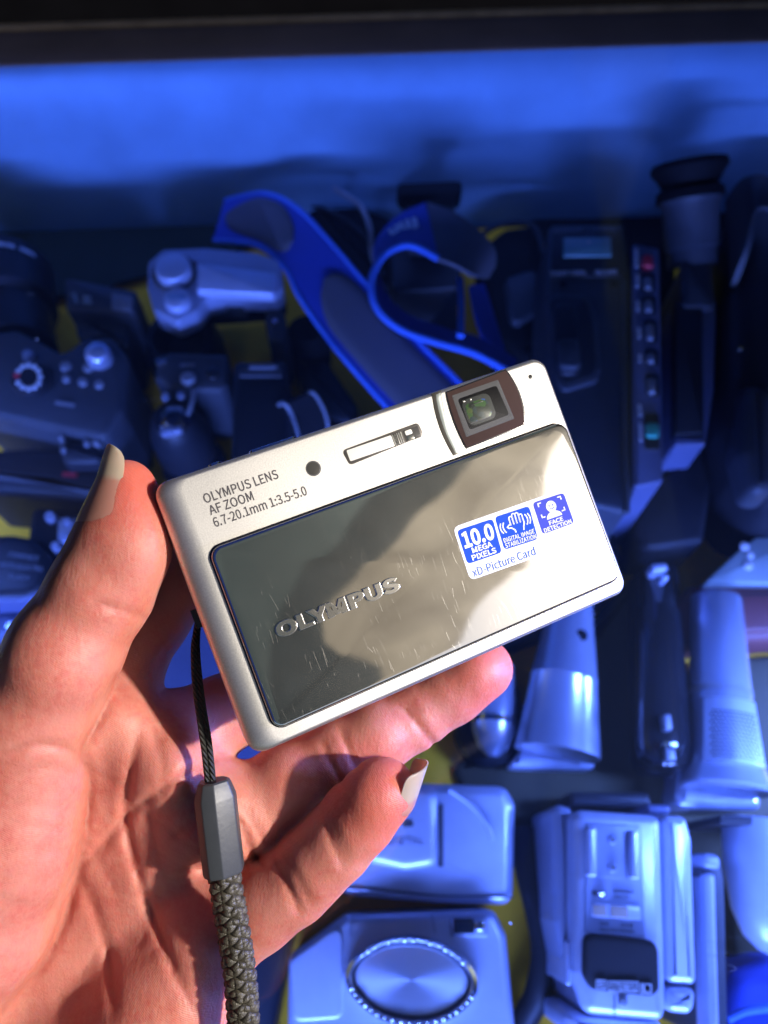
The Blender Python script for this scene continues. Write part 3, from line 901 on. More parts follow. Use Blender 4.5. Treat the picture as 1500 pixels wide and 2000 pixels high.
sq_text(SQ[2], 'FACE', 0.28, 0.72, 0.19, 0.32, bold=0.01)
sq_text(SQ[2], 'DETECTION', 0.07, 0.93, 0.03, 0.16, bold=0.01)
def carc(cx, cy, r, a0, a1, n=14, ry=None):
    ry = r if ry is None else ry
    return [(cx + r * math.cos(math.radians(a0 + (a1 - a0) * i / n)), cy + ry * math.sin(math.radians(a0 + (a1 - a0) * i / n))) for i in range(n + 1)]
# shaking hand drawn with lines
hp = []
for k, x in enumerate((0.36, 0.455, 0.55, 0.645)):
    top = (0.86, 0.92, 0.91, 0.84)[k]
    hp.append(sq_line(SQ[1], [(x, 0.62), (x, top - 0.03)] + carc(x + 0.045, top - 0.03, 0.045, 180, 0, 8) + [(x + 0.09, 0.64)], 0.035))
hp.append(sq_line(SQ[1], [(0.735, 0.70), (0.745, 0.58), (0.70, 0.48), (0.68, 0.38)], 0.04))
hp.append(sq_line(SQ[1], [(0.36, 0.66), (0.30, 0.64), (0.25, 0.60), (0.28, 0.56), (0.36, 0.55), (0.44, 0.46), (0.45, 0.38)], 0.04))
hp.append(sq_line(SQ[1], carc(0.50, 0.62, 0.36, 150, 212, 12, 0.30), 0.035))
hp.append(sq_line(SQ[1], carc(0.50, 0.62, 0.44, 154, 208, 12, 0.34), 0.035))
hp.append(sq_line(SQ[1], carc(0.50, 0.66, 0.36, -32, 30, 12, 0.30), 0.035))
hp.append(sq_line(SQ[1], carc(0.50, 0.66, 0.44, -28, 26, 12, 0.34), 0.035))
add_sym(hp, M['decal_white'])
# plain smiling head and shoulders inside focus corners
fp = [sq_blob(SQ[2], carc(0.50, 0.72, 0.155, 0, 351, 28, 0.175)), sq_blob(SQ[2], [(0.26, 0.37)] + carc(0.50, 0.37, 0.24, 180, 0, 14, 0.20) + [(0.74, 0.37)])]
for sx, sy in ((-1, 1), (1, 1), (-1, -1), (1, -1)):
    cx, cy = 0.5 + 0.36 * sx, 0.70 + 0.22 * sy
    fp.append(sq_line(SQ[2], [(cx - 0.10 * sx, cy), (cx, cy)], 0.035)); fp.append(sq_line(SQ[2], [(cx, cy + 0.017 * sy), (cx, cy - 0.10 * sy)], 0.035))
add_sym(fp, M['decal_white'])
ep = [sq_blob(SQ[2], carc(0.445, 0.75, 0.018, 0, 340, 10, 0.03)), sq_blob(SQ[2], carc(0.555, 0.75, 0.018, 0, 340, 10, 0.03)), sq_line(SQ[2], carc(0.50, 0.70, 0.075, 205, 335, 10, 0.06), 0.022)]
add_sym(ep, M['decal_violet'], 0.03)
a_, b_ = bp(925, 1127, 1.4), bp(1047, 1083, 1.4)
htext('sticker_lettering', 'xD-Picture Card', 0, (b_ - a_).length, 0, 1.75, M['decal_text'], lambda x, y: 0.0, 0.0, 0.0, 0.0, sticker)
tx = bpy.data.objects[[o.name for o in held.children_recursive if o.name.startswith('sticker_lettering')][-1]]
dv = (b_ - a_).normalized()
for v in tx.data.vertices:
    x, y = v.co.x * 1000, v.co.y * 1000
    p = a_ + dv * x + Vector((-dv.y, dv.x)) * y
    v.co = mm((p.x, p.y, dome_z(p.x, p.y) + 0.10))
# ================================================================== the hand
import openvdb
def U(px, py, d):
    """photo pixel and depth in mm -> view space mm (x right, y down, z away)"""
    return np.array([(px - 750) / F_PX * d, (py - 1000) / F_PX * d, d], float)
VOX = 0.75
LO = np.array([-150.0, -24.0, 146.0]); HI = np.array([38.0, 196.0, 228.0])
DIM = np.ceil((HI - LO) / VOX).astype(int)
AX = [LO[i] + VOX * np.arange(DIM[i]) for i in range(3)]

def new_field(): return np.full(DIM, 60.0, np.float32)
def smin(a, b, k):
    h = np.clip(0.5 + 0.5 * (b - a) / k, 0, 1)
    return b + (a - b) * h - k * h * (1 - h)
def box_of(lo, hi):
    i0 = np.clip(np.floor((lo - LO) / VOX).astype(int), 0, DIM)
    i1 = np.clip(np.ceil((hi - LO) / VOX).astype(int) + 1, 0, DIM)
    return tuple(slice(a, b) for a, b in zip(i0, i1))
def grid(sl):
    return (AX[0][sl[0]][:, None, None], AX[1][sl[1]][None, :, None], AX[2][sl[2]][None, None, :])
def cone(f, a, b, ra, rb, k, marg=14):
    r = max(ra, rb) + marg
    sl = box_of(np.minimum(a, b) - r, np.maximum(a, b) + r)
    X, Y, Z = grid(sl)
    ab = b - a; L2 = float(ab @ ab) + 1e-9
    t = np.clip(((X - a[0]) * ab[0] + (Y - a[1]) * ab[1] + (Z - a[2]) * ab[2]) / L2, 0, 1)
    d = np.sqrt((X - a[0] - t * ab[0]) ** 2 + (Y - a[1] - t * ab[1]) ** 2 + (Z - a[2] - t * ab[2]) ** 2) - (ra + (rb - ra) * t)
    f[sl] = smin(f[sl], d.astype(np.float32), k)
def ball(f, c, r, k, sc=(1, 1, 1), marg=14):
    sl = box_of(c - r * max(sc) - marg, c + r * max(sc) + marg)
    X, Y, Z = grid(sl)
    d = (np.sqrt(((X - c[0]) / sc[0]) ** 2 + ((Y - c[1]) / sc[1]) ** 2 + ((Z - c[2]) / sc[2]) ** 2) - r) * min(sc)
    f[sl] = smin(f[sl], d.astype(np.float32), k)
def chain(f, js, k=2.2):
    for (p, q) in zip(js[:-1], js[1:]):
        cone(f, U(*p[:3]), U(*q[:3]), p[3], q[3], k)

# joints: (pixel x, pixel y, depth mm, radius mm)
THUMB = [(20, 1640, 169, 15.0), (70, 1400, 166, 12.3), (128, 1270, 165, 11.2), (200, 1150, 164.5, 10.3), (236, 1060, 164.5, 9.3), (247, 985, 165, 7.0), (247, 948, 165.5, 5.4)]
INDEX = [(200, 1400, 179, 10.3), (238, 1300, 186, 9.3), (295, 1205, 190, 8.9), (400, 1060, 191, 8.2), (440, 1030, 190.5, 7.6), (470, 990, 190, 6.6)]
MIDDLE = [(300, 1470, 180, 10.6), (350, 1432, 187, 9.6), (430, 1398, 191.5, 9.0), (560, 1335, 194, 8.6), (690, 1270, 196, 7.8), (780, 1220, 197, 6.6)]
RING = [(392, 1572, 181, 10.6), (480, 1590, 183.5, 10.2), (560, 1538, 186, 9.4), (665, 1476, 189, 9.0), (740, 1434, 191.5, 8.4), (806, 1396, 194, 8.2), (880, 1345, 195.5, 8.3), (943, 1306, 196, 7.4)]
PINKY = [(415, 1790, 183, 10.6), (500, 1770, 180.5, 9.8), (573, 1722, 177.5, 8.9), (610, 1692, 176, 8.1), (655, 1648, 174.5, 8.0), (700, 1596, 173.5, 7.9), (748, 1546, 172.5, 7.3)]
WRIST = (-150, 2110, 194)
palm = new_field()
K = 8.0
for (m, r0) in ((INDEX[0], 12), (MIDDLE[0], 12.5), (RING[0], 12.5), (PINKY[0], 12)):
    w = (WRIST[0] + (m[0] - 300) * 0.33, WRIST[1] + (m[1] - 1560) * 0.33, WRIST[2])
    mid = tuple(0.5 * (a + b) for a, b in zip(m[:3], w))
    mid = (mid[0], mid[1], mid[2] + 2.5)
    cone(palm, U(*m[:3]), U(*mid), m[3], 11.0, K); cone(palm, U(*mid), U(*w), 11.0, 14.0, K)
cone(palm, U(400, 1850, 182), U(312, 1975, 180.6), 11.5, 13.3, 7.0)         # heel of the hand under the little finger
cone(palm, U(312, 1975, 180.6), U(50, 2200, 184.5), 13.3, 14.0, 7.0)
cone(palm, U(10, 1620, 168.5), U(-40, 1800, 171), 15.2, 15.4, 3.5)           # ball of the thumb
cone(palm, U(-40, 1800, 171), U(-130, 1990, 181), 15.4, 13.0, 4.5)
cone(palm, U(60, 1470, 173), U(200, 1400, 180), 9.0, 8.0, 7)               # web between thumb and index
cone(palm, U(-150, 2110, 194), U(-700, 2700, 205), 22.0, 27.0, 10)         # wrist and forearm
fingers = []
for ch, k in ((THUMB, 3.0), (INDEX, 3.0), (MIDDLE, 3.0), (RING, 2.6), (PINKY, 2.4)):
    f = new_field(); chain(f, ch, k); fingers.append(f)
# fleshy pads
ball(fingers[0], U(262, 1070, 161.5), 7.4, 4.0, (0.9, 1.25, 0.9))
ball(fingers[0], U(112, 1300, 160.5), 9.0, 5.0)
ball(fingers[3], U(925, 1312, 193.5), 7.0, 3.0)
ball(fingers[3], U(730, 1440, 189.0), 7.6, 3.0); ball(fingers[3], U(560, 1535, 183.8), 8.4, 3.0)
ball(fingers[4], U(728, 1556, 170.6), 6.6, 3.0); ball(fingers[4], U(612, 1682, 174.0), 7.0, 2.5); ball(fingers[4], U(520, 1750, 177.5), 8.4, 3.0)
ball(palm, U(330, 1500, 172.5), 7.0, 5.0); ball(palm, U(425, 1590, 177.5), 7.0, 5.0); ball(palm, U(232, 1410, 172.5), 6.5, 5.0)
total = None
for i, f in enumerate(fingers):
    g = smin(palm, f, 5.5 if i else 4.5)
    total = g if total is None else np.minimum(total, g)
del fingers

# creases pressed into the palm side: lines traced on the skin, wide and shallow or fine
PXG = AX[0][:, None, None] / AX[2][None, None, :] * F_PX + 750
PYG = AX[1][None, :, None] / AX[2][None, None, :] * F_PX + 1000
CREASE = []
def crease(pts, depth, w, dmax, dmin=0):
    pts = np.array(pts, float)
    # smooth the polyline
    q = [Vector((p[0], p[1], 0)) for p in pts]
    pts = np.array([(v.x, v.y) for v in catmull(q, 5)])
    CREASE.append((pts, depth, w, dmax, dmin))
    marg = w * 3.2 / 0.11
    lo = U(pts[:, 0].min() - marg, pts[:, 1].min() - marg, 172.0); hi = U(pts[:, 0].max() + marg, pts[:, 1].max() + marg, 186.0)
    sl = box_of(np.array([min(lo[0], lo[0] * 1.1), min(lo[1], lo[1] * 0.93), dmin or 146]), np.array([max(hi[0], hi[0] * 0.93), max(hi[1], hi[1]), dmax]))
    sx = slice(sl[0].start, sl[0].stop); sy = slice(sl[1].start, sl[1].stop); sz = slice(sl[2].start, sl[2].stop)
    if total[sl].size == 0: return
    px = PXG[sx, :, sz]; py = PYG[:, sy, sz]
    best = None
    n = len(pts) - 1
    for i in range(n):
        a, b = pts[i], pts[i + 1]
        ab = b - a; L2 = ab @ ab + 1e-9
        t = np.clip(((px - a[0]) * ab[0] + (py - a[1]) * ab[1]) / L2, 0, 1)
        d2 = (px - a[0] - t * ab[0]) ** 2 + (py - a[1] - t * ab[1]) ** 2
        # taper at the ends
        s = (i + t) / n
        fade = np.clip(np.minimum(s, 1 - s) * 6, 0, 1)
        v = fade * np.exp(-d2 / (w / 0.115) ** 2)
        best = v if best is None else np.maximum(best, v)
    total[sl] += (depth * best).astype(np.float32)
# lines of the palm
crease([(278, 1408), (256, 1500), (246, 1595), (262, 1680), (285, 1755), (318, 1840), (345, 1905), (390, 1985)], 1.15, 1.0, 190)
crease([(420, 1487), (380, 1505), (335, 1530), (288, 1562), (244, 1598), (200, 1655), (160, 1697)], 1.0, 1.0, 190)
crease([(155, 1705), (190, 1790), (215, 1880), (222, 1995)], 0.8, 1.2, 190)
crease([(300, 1420), (318, 1490), (320, 1560)], 0.5, 1.1, 190)
crease([(455, 1560), (420, 1590), (372, 1610), (330, 1640)], 0.6, 1.2, 190)
crease([(450, 1700), (400, 1690), (350, 1700)], 0.6, 1.2, 190)
crease([(330, 1740), (300, 1640), (290, 1560)], 0.35, 0.9, 190)
for a in ([(215, 1560), (300, 1600), (380, 1660)], [(200, 1740), (270, 1700), (330, 1690)], [(240, 1880), (300, 1860), (350, 1800)], [(100, 1960), (160, 1900), (200, 1840)], [(170, 1640), (215, 1720), (240, 1800)]):
    crease(a, 0.28, 0.7, 190)
# thumb joint and ball
crease([(228, 1318), (200, 1390), (158, 1465), (172, 1512), (168, 1595), (142, 1742), (91, 1867), (6, 1974)], 1.3, 1.3, 190)
crease([(160, 1190), (205, 1180), (250, 1195), (285, 1205)], 0.55, 1.0, 170)
crease([(185, 1172), (222, 1188), (250, 1212)], 0.5, 0.7, 170)
crease([(140, 1105), (165, 1130), (170, 1165)], 0.5, 0.8, 170); crease([(118, 1120), (138, 1160), (128, 1190)], 0.55, 0.8, 170)
crease([(150, 1468), (110, 1455), (60, 1452), (10, 1470)], 0.8, 1.2, 172)
crease([(165, 1520), (120, 1500), (70, 1500), (0, 1520)], 0.35, 1.0, 172)
for y in (1560, 1605, 1650, 1700, 1760):
    crease([(155 - (y - 1560) * 0.15, y), (100, y + 14), (40, y + 8), (-30, y + 30)], 0.22, 0.8, 172)
for x in (40, 78, 112):
    crease([(x, 1530), (x + 6, 1600), (x - 8, 1690)], 0.18, 0.7, 172)
rg = random.Random(11)
for _ in range(34):
    x, y = rg.uniform(-20, 130), rg.uniform(1480, 1950); a = rg.choice((0.15, 0.35, 1.2, -0.9)) + rg.uniform(-0.25, 0.25); l = rg.uniform(30, 80)
    crease([(x - l * math.cos(a), y - l * math.sin(a)), (x, y + rg.uniform(-5, 5)), (x + l * math.cos(a), y + l * math.sin(a))], rg.uniform(0.08, 0.2), 0.45, 176)
for _ in range(36):
    x, y = rg.uniform(190, 420), rg.uniform(1480, 1980); a = rg.uniform(0, PI); l = rg.uniform(20, 60)
    crease([(x - l * math.cos(a), y - l * math.sin(a)), (x + rg.uniform(-5, 5), y), (x + l * math.cos(a), y + l * math.sin(a))], rg.uniform(0.08, 0.22), 0.5, 190)
# finger joints
crease([(455, 1587), (478, 1625), (492, 1665), (515, 1690)], 1.1, 0.9, 186); crease([(470, 1570), (498, 1612), (520, 1650)], 0.6, 0.8, 186)
crease([(628, 1440), (648, 1490), (672, 1535)], 0.75, 0.75, 190); crease([(664, 1422), (680, 1462), (698, 1505)], 0.75, 0.75, 190); crease([(646, 1432), (662, 1474), (680, 1512)], 0.4, 0.6, 190)
crease([(782, 1376), (806, 1402), (836, 1440), (850, 1455)], 0.85, 0.75, 196); crease([(796, 1368), (822, 1394)], 0.4, 0.6, 196)
crease([(536, 1680), (560, 1725), (590, 1790)], 0.85, 0.8, 178); crease([(552, 1668), (582, 1718), (612, 1772)], 0.5, 0.7, 178)
crease([(636, 1612), (652, 1650), (676, 1700)], 0.75, 0.75, 176); crease([(648, 1604), (668, 1646), (690, 1688)], 0.35, 0.6, 176)

gr = openvdb.FloatGrid(background=60.0)
gr.copyFromArray(np.ascontiguousarray(np.clip(total, -3, 3)))
hp_, hq_ = gr.convertToQuads(0.0)
hp_ = np.asarray(hp_, float) * VOX + LO
hq_ = np.asarray(hq_)

# light smoothing of the surface net
def smooth(vv, quads, it, lam):
    n = len(vv)
    e = np.concatenate([quads[:, [0, 1]], quads[:, [1, 2]], quads[:, [2, 3]], quads[:, [3, 0]]])
    e = np.concatenate([e, e[:, ::-1]])
    deg = np.bincount(e[:, 0], minlength=n).astype(float)
    for _ in range(it):
        acc = np.stack([np.bincount(e[:, 0], weights=vv[e[:, 1], k], minlength=n) for k in range(3)], 1)
        vv = vv + lam * (acc / np.maximum(deg, 1)[:, None] - vv)
    return vv
hp_ = smooth(hp_, hq_, 3, 0.5)
hw = np.outer(hp_[:, 0], np.array(RT)) - np.outer(hp_[:, 1], np.array(UP)) + np.outer(hp_[:, 2], np.array(FW))
hw = hw * 0.001 + np.array(CAM)

def skin_mat():
    m, nt, N, L, b = new_mat('skin')
    tc = N.new('ShaderNodeTexCoord')
    at = N.new('ShaderNodeAttribute'); at.attribute_name = 'skin_tone'
    sp = N.new('ShaderNodeSeparateColor'); L.new(at.outputs['Color'], sp.inputs[0])
    n1 = N.new('ShaderNodeTexNoise'); n1.inputs['Scale'].default_value = 95; n1.inputs['Detail'].default_value = 5; n1.inputs['Roughness'].default_value = 0.6
    L.new(tc.outputs['Object'], n1.inputs['Vector'])
    n2 = N.new('ShaderNodeTexNoise'); n2.inputs['Scale'].default_value = 700; n2.inputs['Detail'].default_value = 3
    L.new(tc.outputs['Object'], n2.inputs['Vector'])
    def mixc(f, a, c):
        x = N.new('ShaderNodeMix'); x.data_type = 'RGBA'
        if isinstance(f, float): x.inputs[0].default_value = f
        else: L.new(f, x.inputs[0])
        for s, v in ((6, a), (7, c)):
            if isinstance(v, tuple): x.inputs[s].default_value = (*v, 1)
            else: L.new(v, x.inputs[s])
        return x.outputs[2]
    def ramp(inp, lo, hi):
        x = N.new('ShaderNodeMapRange'); x.inputs[1].default_value = lo; x.inputs[2].default_value = hi; L.new(inp, x.inputs[0]); return x.outputs[0]
    palmc = mixc(ramp(n1.outputs['Fac'], 0.40, 0.62), (0.50, 0.184, 0.152), (0.45, 0.122, 0.098))
    palmc = mixc(ramp(n2.outputs['Fac'], 0.3, 0.8), palmc, (0.49, 0.195, 0.145))
    tan = mixc(ramp(n1.outputs['Fac'], 0.3, 0.7), (0.26, 0.105, 0.050), (0.20, 0.075, 0.035))
    col = mixc(sp.outputs[0], palmc, tan)                       # R: back of the hand
    col = mixc(sp.outputs[1], col, (0.55, 0.120, 0.090))         # G: flushed finger tips
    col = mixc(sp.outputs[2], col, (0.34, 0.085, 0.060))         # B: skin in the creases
    L.new(col, b.inputs['Base Color'])
    b.inputs['Subsurface Weight'].default_value = 0.85
    b.inputs['Subsurface Radius'].default_value = (1.0, 0.25, 0.13)
    b.inputs['Subsurface Scale'].default_value = 0.0028
    b.inputs['Roughness'].default_value = 0.52
    b.inputs['Specular IOR Level'].default_value = 0.38
    # skin relief: cells, pores and fine ridges
    vo = N.new('ShaderNodeTexVoronoi'); vo.inputs['Scale'].default_value = 950; vo.feature = 'DISTANCE_TO_EDGE'
    ds = N.new('ShaderNodeVectorMath'); ds.operation = 'MULTIPLY_ADD'; ds.inputs[1].default_value = (0.0012, 0.0012, 0.0012)
    L.new(n1.outputs['Color'], ds.inputs[0]); L.new(tc.outputs['Object'], ds.inputs[2]); L.new(ds.outputs[0], vo.inputs['Vector'])
    wv = N.new('ShaderNodeTexWave'); wv.inputs['Scale'].default_value = 1250; wv.inputs['Distortion'].default_value = 5.0; wv.inputs['Detail'].default_value = 1.5; wv.inputs['Detail Scale'].default_value = 0.18
    wv.bands_direction = 'DIAGONAL'; L.new(tc.outputs['Object'], wv.inputs['Vector'])
    # long soft wrinkles
    mp = N.new('ShaderNodeMapping'); mp.inputs['Scale'].default_value = (1.0, 0.35, 0.6); mp.inputs['Rotation'].default_value = (0.2, 0.1, 0.6)
    L.new(tc.outputs['Object'], mp.inputs['Vector'])
    n4 = N.new('ShaderNodeTexNoise'); n4.inputs['Scale'].default_value = 330; n4.inputs['Detail'].default_value = 4; n4.inputs['Roughness'].default_value = 0.65
    L.new(mp.outputs[0], n4.inputs['Vector'])
    def mul(a, k):
        x = N.new('ShaderNodeMath'); x.operation = 'MULTIPLY'; x.inputs[1].default_value = k; L.new(a, x.inputs[0]); return x.outputs[0]
    def add(a, c):
        x = N.new('ShaderNodeMath'); x.operation = 'ADD'; L.new(a, x.inputs[0]); L.new(c, x.inputs[1]); return x.outputs[0]
    h = add(add(mul(vo.outputs['Distance'], 0.5), mul(wv.outputs['Fac'], 0.09)), mul(n4.outputs['Fac'], 1.6))
    bu = N.new('ShaderNodeBump'); bu.inputs['Strength'].default_value = 0.6; bu.inputs['Distance'].default_value = 0.00024
    L.new(h, bu.inputs['Height']); L.new(bu.outputs[0], b.inputs['Normal'])
    return m
_w = hw - hw.mean(0)
_vol = float((np.cross(_w[hq_[:, 0]], _w[hq_[:, 1]]) * _w[hq_[:, 2]]).sum() + (np.cross(_w[hq_[:, 0]], _w[hq_[:, 2]]) * _w[hq_[:, 3]]).sum())
if _vol < 0: hq_ = hq_[:, ::-1].copy()
hand = link_mesh('person', hw, [tuple(q) for q in hq_.tolist()], skin_mat(), None, 0)
for p in hand.data.polygons: p.use_smooth = True
tag(hand, 'bare left hand with long pale nails, palm up, pinching the silver compact camera', 'person')
# tone: how far each spot is on the back of the hand, at a finger tip, in a crease
me = hand.data
nrm = np.zeros(len(hp_) * 3); me.vertices.foreach_get('normal', nrm); nrm = nrm.reshape(-1, 3)
ncam = np.stack([nrm @ np.array(RT), -(nrm @ np.array(UP)), nrm @ np.array(FW)], 1)
palmdir = np.tile(np.array([0.15, -0.05, -0.95]), (len(hp_), 1))
pxx = hp_[:, 0] / hp_[:, 2] * F_PX + 750; pyy = hp_[:, 1] / hp_[:, 2] * F_PX + 1000
th = np.clip((1500 - pyy) / 250, 0, 1) * np.clip((330 - pxx) / 60, 0, 1) * (hp_[:, 2] < 178)
palmdir += th[:, None] * (np.array([0.88, 0.10, -0.40]) - palmdir)
fac = (ncam * palmdir).sum(1)
tan = np.clip((0.12 - fac) / 0.55, 0, 1); tan = tan * tan * (3 - 2 * tan)
tips = np.zeros(len(hp_))
for ch, rad in ((THUMB, 17), (RING, 15), (PINKY, 15), (MIDDLE, 14), (INDEX, 14)):
    c = U(*ch[-1][:3])
    tips = np.maximum(tips, np.clip(1 - np.linalg.norm(hp_ - c, axis=1) / rad, 0, 1))
tips = np.clip(tips * 1.4, 0, 0.8)
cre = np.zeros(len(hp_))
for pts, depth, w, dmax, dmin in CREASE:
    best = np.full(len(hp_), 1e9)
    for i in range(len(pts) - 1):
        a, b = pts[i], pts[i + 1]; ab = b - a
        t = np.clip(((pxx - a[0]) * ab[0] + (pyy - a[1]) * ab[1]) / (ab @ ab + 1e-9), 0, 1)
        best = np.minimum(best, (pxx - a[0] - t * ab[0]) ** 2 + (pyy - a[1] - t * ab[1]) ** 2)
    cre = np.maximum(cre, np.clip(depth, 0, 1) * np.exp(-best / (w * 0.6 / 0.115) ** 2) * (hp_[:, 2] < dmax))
at = me.color_attributes.new('skin_tone', 'FLOAT_COLOR', 'POINT')
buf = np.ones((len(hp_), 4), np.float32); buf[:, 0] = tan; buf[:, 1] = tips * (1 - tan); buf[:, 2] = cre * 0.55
at.data.foreach_set('color', buf.ravel())

# finger nails: curved plates lying on the tips, long and pale
def nail_mat():
    m, nt, N, L, b = new_mat('pale_nail')
    at = N.new('ShaderNodeAttribute'); at.attribute_name = 'free_edge'
    x = N.new('ShaderNodeMix'); x.data_type = 'RGBA'
    x.inputs[6].default_value = (0.50, 0.235, 0.185, 1); x.inputs[7].default_value = (0.50, 0.40, 0.31, 1)
    L.new(at.outputs['Fac'], x.inputs[0]); L.new(x.outputs[2], b.inputs['Base Color'])
    b.inputs['Roughness'].default_value = 0.28; b.inputs['Coat Weight'].default_value = 0.2; b.inputs['Transmission Weight'].default_value = 0.25
    b.inputs['Subsurface Weight'].default_value = 0.5; b.inputs['Subsurface Scale'].default_value = 0.0012
    b.inputs['Subsurface Radius'].default_value = (1, 0.6, 0.4)
    return m
M['nail'] = nail_mat()
from mathutils.bvhtree import BVHTree
HB = BVHTree.FromPolygons([tuple(v) for v in hp_], [tuple(q) for q in hq_.tolist()])
def nail(tip, prev, dorsal, arc, back, fwd, curl=0.0, thick=0.30, spread=0.0, hold=1.2, even=0.0):
    """plate lying on the flesh from `back` mm behind the tip centre, then free to `fwd` mm past it"""
    a = U(*tip); ax = a - U(*prev); ax /= np.linalg.norm(ax)
    dn = np.array(dorsal, float); dn -= ax * (dn @ ax); dn /= np.linalg.norm(dn)
    sd = np.cross(ax, dn)
    n, k = 26, 18
    def off(s, th_):
        rd = dn * math.cos(th_) + sd * math.sin(th_)
        c = a + ax * s
        h = HB.ray_cast(Vector(c + rd * 22), Vector(-rd), 22)
        return 22 - h[3] if h[0] is not None else 5.0
    rows = []; fe = []; dirs = []
    for i in range(n + 1):
        t = i / n; s = -back + (back + fwd) * t
        end = max(0.0, (t - 0.70) / 0.30); bs = max(0.0, (0.22 - t) / 0.22)
        wv = (1 - 0.30 * end ** 3) * (1 - 0.40 * bs ** 2)
        row = []; dr = []
        for j in range(k + 1):
            u = 2 * j / k - 1
            th_ = math.radians(arc) * u * 0.5 * wv
            s2 = s - (end ** 2) * 1.3 * u * u + bs * 1.2 * u * u
            if s2 <= hold: o = off(s2, th_) + 0.24
            else:
                o0, o1 = off(hold, th_), off(hold - 3.0, th_)
                om = off(hold, 0.0); o0 = o0 + (om - o0) * even; o1 = o1 + (om - o1) * even
                o = o0 + 0.24 + (o0 - o1) / 3.0 * 0.35 * (s2 - hold) - curl * (s2 - hold) ** 2 + spread * (s2 - hold)
            o -= 0.75 * bs ** 2 + 0.34 * abs(u) ** 5
            rd = dn * math.cos(th_) + sd * math.sin(th_)
            row.append(a + ax * s2 + rd * o); dr.append(rd)
            fe.append(min(1, max(0, (s2 - 0.6 + 0.8 * u * u) / 0.9)))
        rows.append(row); dirs.append(dr)
    # even out the ray-cast radii
    R_ = np.array(rows)
    for _ in range(3):
        Q = R_.copy(); Q[1:-1] = 0.5 * R_[1:-1] + 0.25 * (R_[:-2] + R_[2:]); R_ = Q
    V = [c for row in R_ for c in row]
    nn = len(V)
    V2 = [c - d_ * thick for c, d_ in zip(V, [d_ for dr in dirs for d_ in dr])]
    Fc = []
    for i in range(n):
        for j in range(k):
            q = i * (k + 1) + j
            Fc.append((q, q + 1, q + k + 2, q + k + 1)); Fc.append((nn + q, nn + q + k + 1, nn + q + k + 2, nn + q + 1))
    rim = [j for j in range(k + 1)] + [i * (k + 1) + k for i in range(1, n + 1)] + [n * (k + 1) + j for j in range(k - 1, -1, -1)] + [i * (k + 1) for i in range(n - 1, 0, -1)]
    for i in range(len(rim)):
        p, q = rim[i], rim[(i + 1) % len(rim)]
        Fc.append((p, nn + p, nn + q, q))
    W_ = [CAM + c2w(v) * 0.001 for v in V + V2]
    o = fix_normals(link_mesh('nail', W_, Fc, M['nail'], hand, 50))
    ca = o.data.color_attributes.new('free_edge', 'FLOAT_COLOR', 'POINT')
    f2 = np.array(fe + fe)
    ca.data.foreach_set('color', np.stack([f2, f2, f2, np.ones(len(f2))], 1).astype(np.float32).ravel())
    return o
nail((247, 948, 165.5), (236, 1060, 164.5), (-0.80, -0.10, -0.62), 125, 10.6, 8.0, 0.01)
nail((752, 1540, 172.5), (733, 1600, 173.3), (0.95, 0.22, -0.16), 112, 4.2, 8.6, 0.0, hold=-0.4, even=1.0)
nail((943, 1306, 196), (880, 1345, 195.5), (0.1, 0.3, 0.95), 120, 7.0, 7.2, 0.02)
nail((780, 1220, 197), (690, 1270, 196), (0.1, 0.2, 0.97), 120, 7.0, 8.0, 0.02)
nail((470, 990, 190), (440, 1030, 190.5), (0.1, 0.2, 0.97), 120, 7.0, 7.0, 0.02)

# ================================================================== wrist strap on the camera
def strap_mat(name, c, scale, rough=0.6):
    return mat(name, c, rough, nscale=scale, var=0.25, bump=0.5, bscale=2500)
def cord_mat():
    m = strap_mat('black_cord', (0.011, 0.010, 0.008), 900)
    nt = m.node_tree; N = nt.nodes; L = nt.links; b = N['Principled BSDF']
    tc = N.new('ShaderNodeTexCoord'); mp = N.new('ShaderNodeMapping'); mp.inputs['Rotation'].default_value = (0, 0, 0.9)
    wv = N.new('ShaderNodeTexWave'); wv.inputs['Scale'].default_value = 480; wv.bands_direction = 'Y'
    L.new(tc.outputs['Object'], mp.inputs['Vector']); L.new(mp.outputs[0], wv.inputs['Vector'])
    bu = N.new('ShaderNodeBump'); bu.inputs['Strength'].default_value = 0.9; bu.inputs['Distance'].default_value = 0.0004
    L.new(wv.outputs['Fac'], bu.inputs['Height']); L.new(bu.outputs[0], b.inputs['Normal'])
    return m
M['cord'] = cord_mat()
M['braid'] = mat('olive_grey_braid', (0.055, 0.048, 0.034), 0.42, nscale=260, var=0.6, bump=0.6, bscale=3500)
M['ferrule'] = mat('grey_plastic_ferrule', (0.038, 0.042, 0.048), 0.45, nscale=200, var=0.12, bump=0.12)
def W(px, py, d): return P(px, py, d * 0.001)
strap = thing('wrist_strap', 'dark braided wrist strap with grey plastic ferrule hanging from the camera over the palm', 'strap', W(430, 1620, 165.5))
def twisted(name, path, r, turns, m, strands=3):
    pts = catmull(path, 24)
    parts = []
    for s in range(strands):
        q = []
        for i, p in enumerate(pts):
            t = (pts[min(len(pts) - 1, i + 1)] - pts[max(0, i - 1)]).normalized()
            u = t.cross(Vector((0.3, 0.2, 0.9))).normalized(); w = u.cross(t)
            a = 2 * PI * (turns * i / len(pts) + s / strands)
            q.append(p + (u * math.cos(a) + w * math.sin(a)) * r * 0.55)
        v, f = tube_geo(q, r * 0.62, 6)
        parts.append((v, f))
    v, f = join_geo(parts)
    return fix_normals(link_mesh(name, v, f, m, strap, 60))
def smooth_cord(name, path, r, turns, m):
    return fix_normals(link_mesh(name, *tube_geo(catmull(path, 20), r, 10), m, strap, 60))
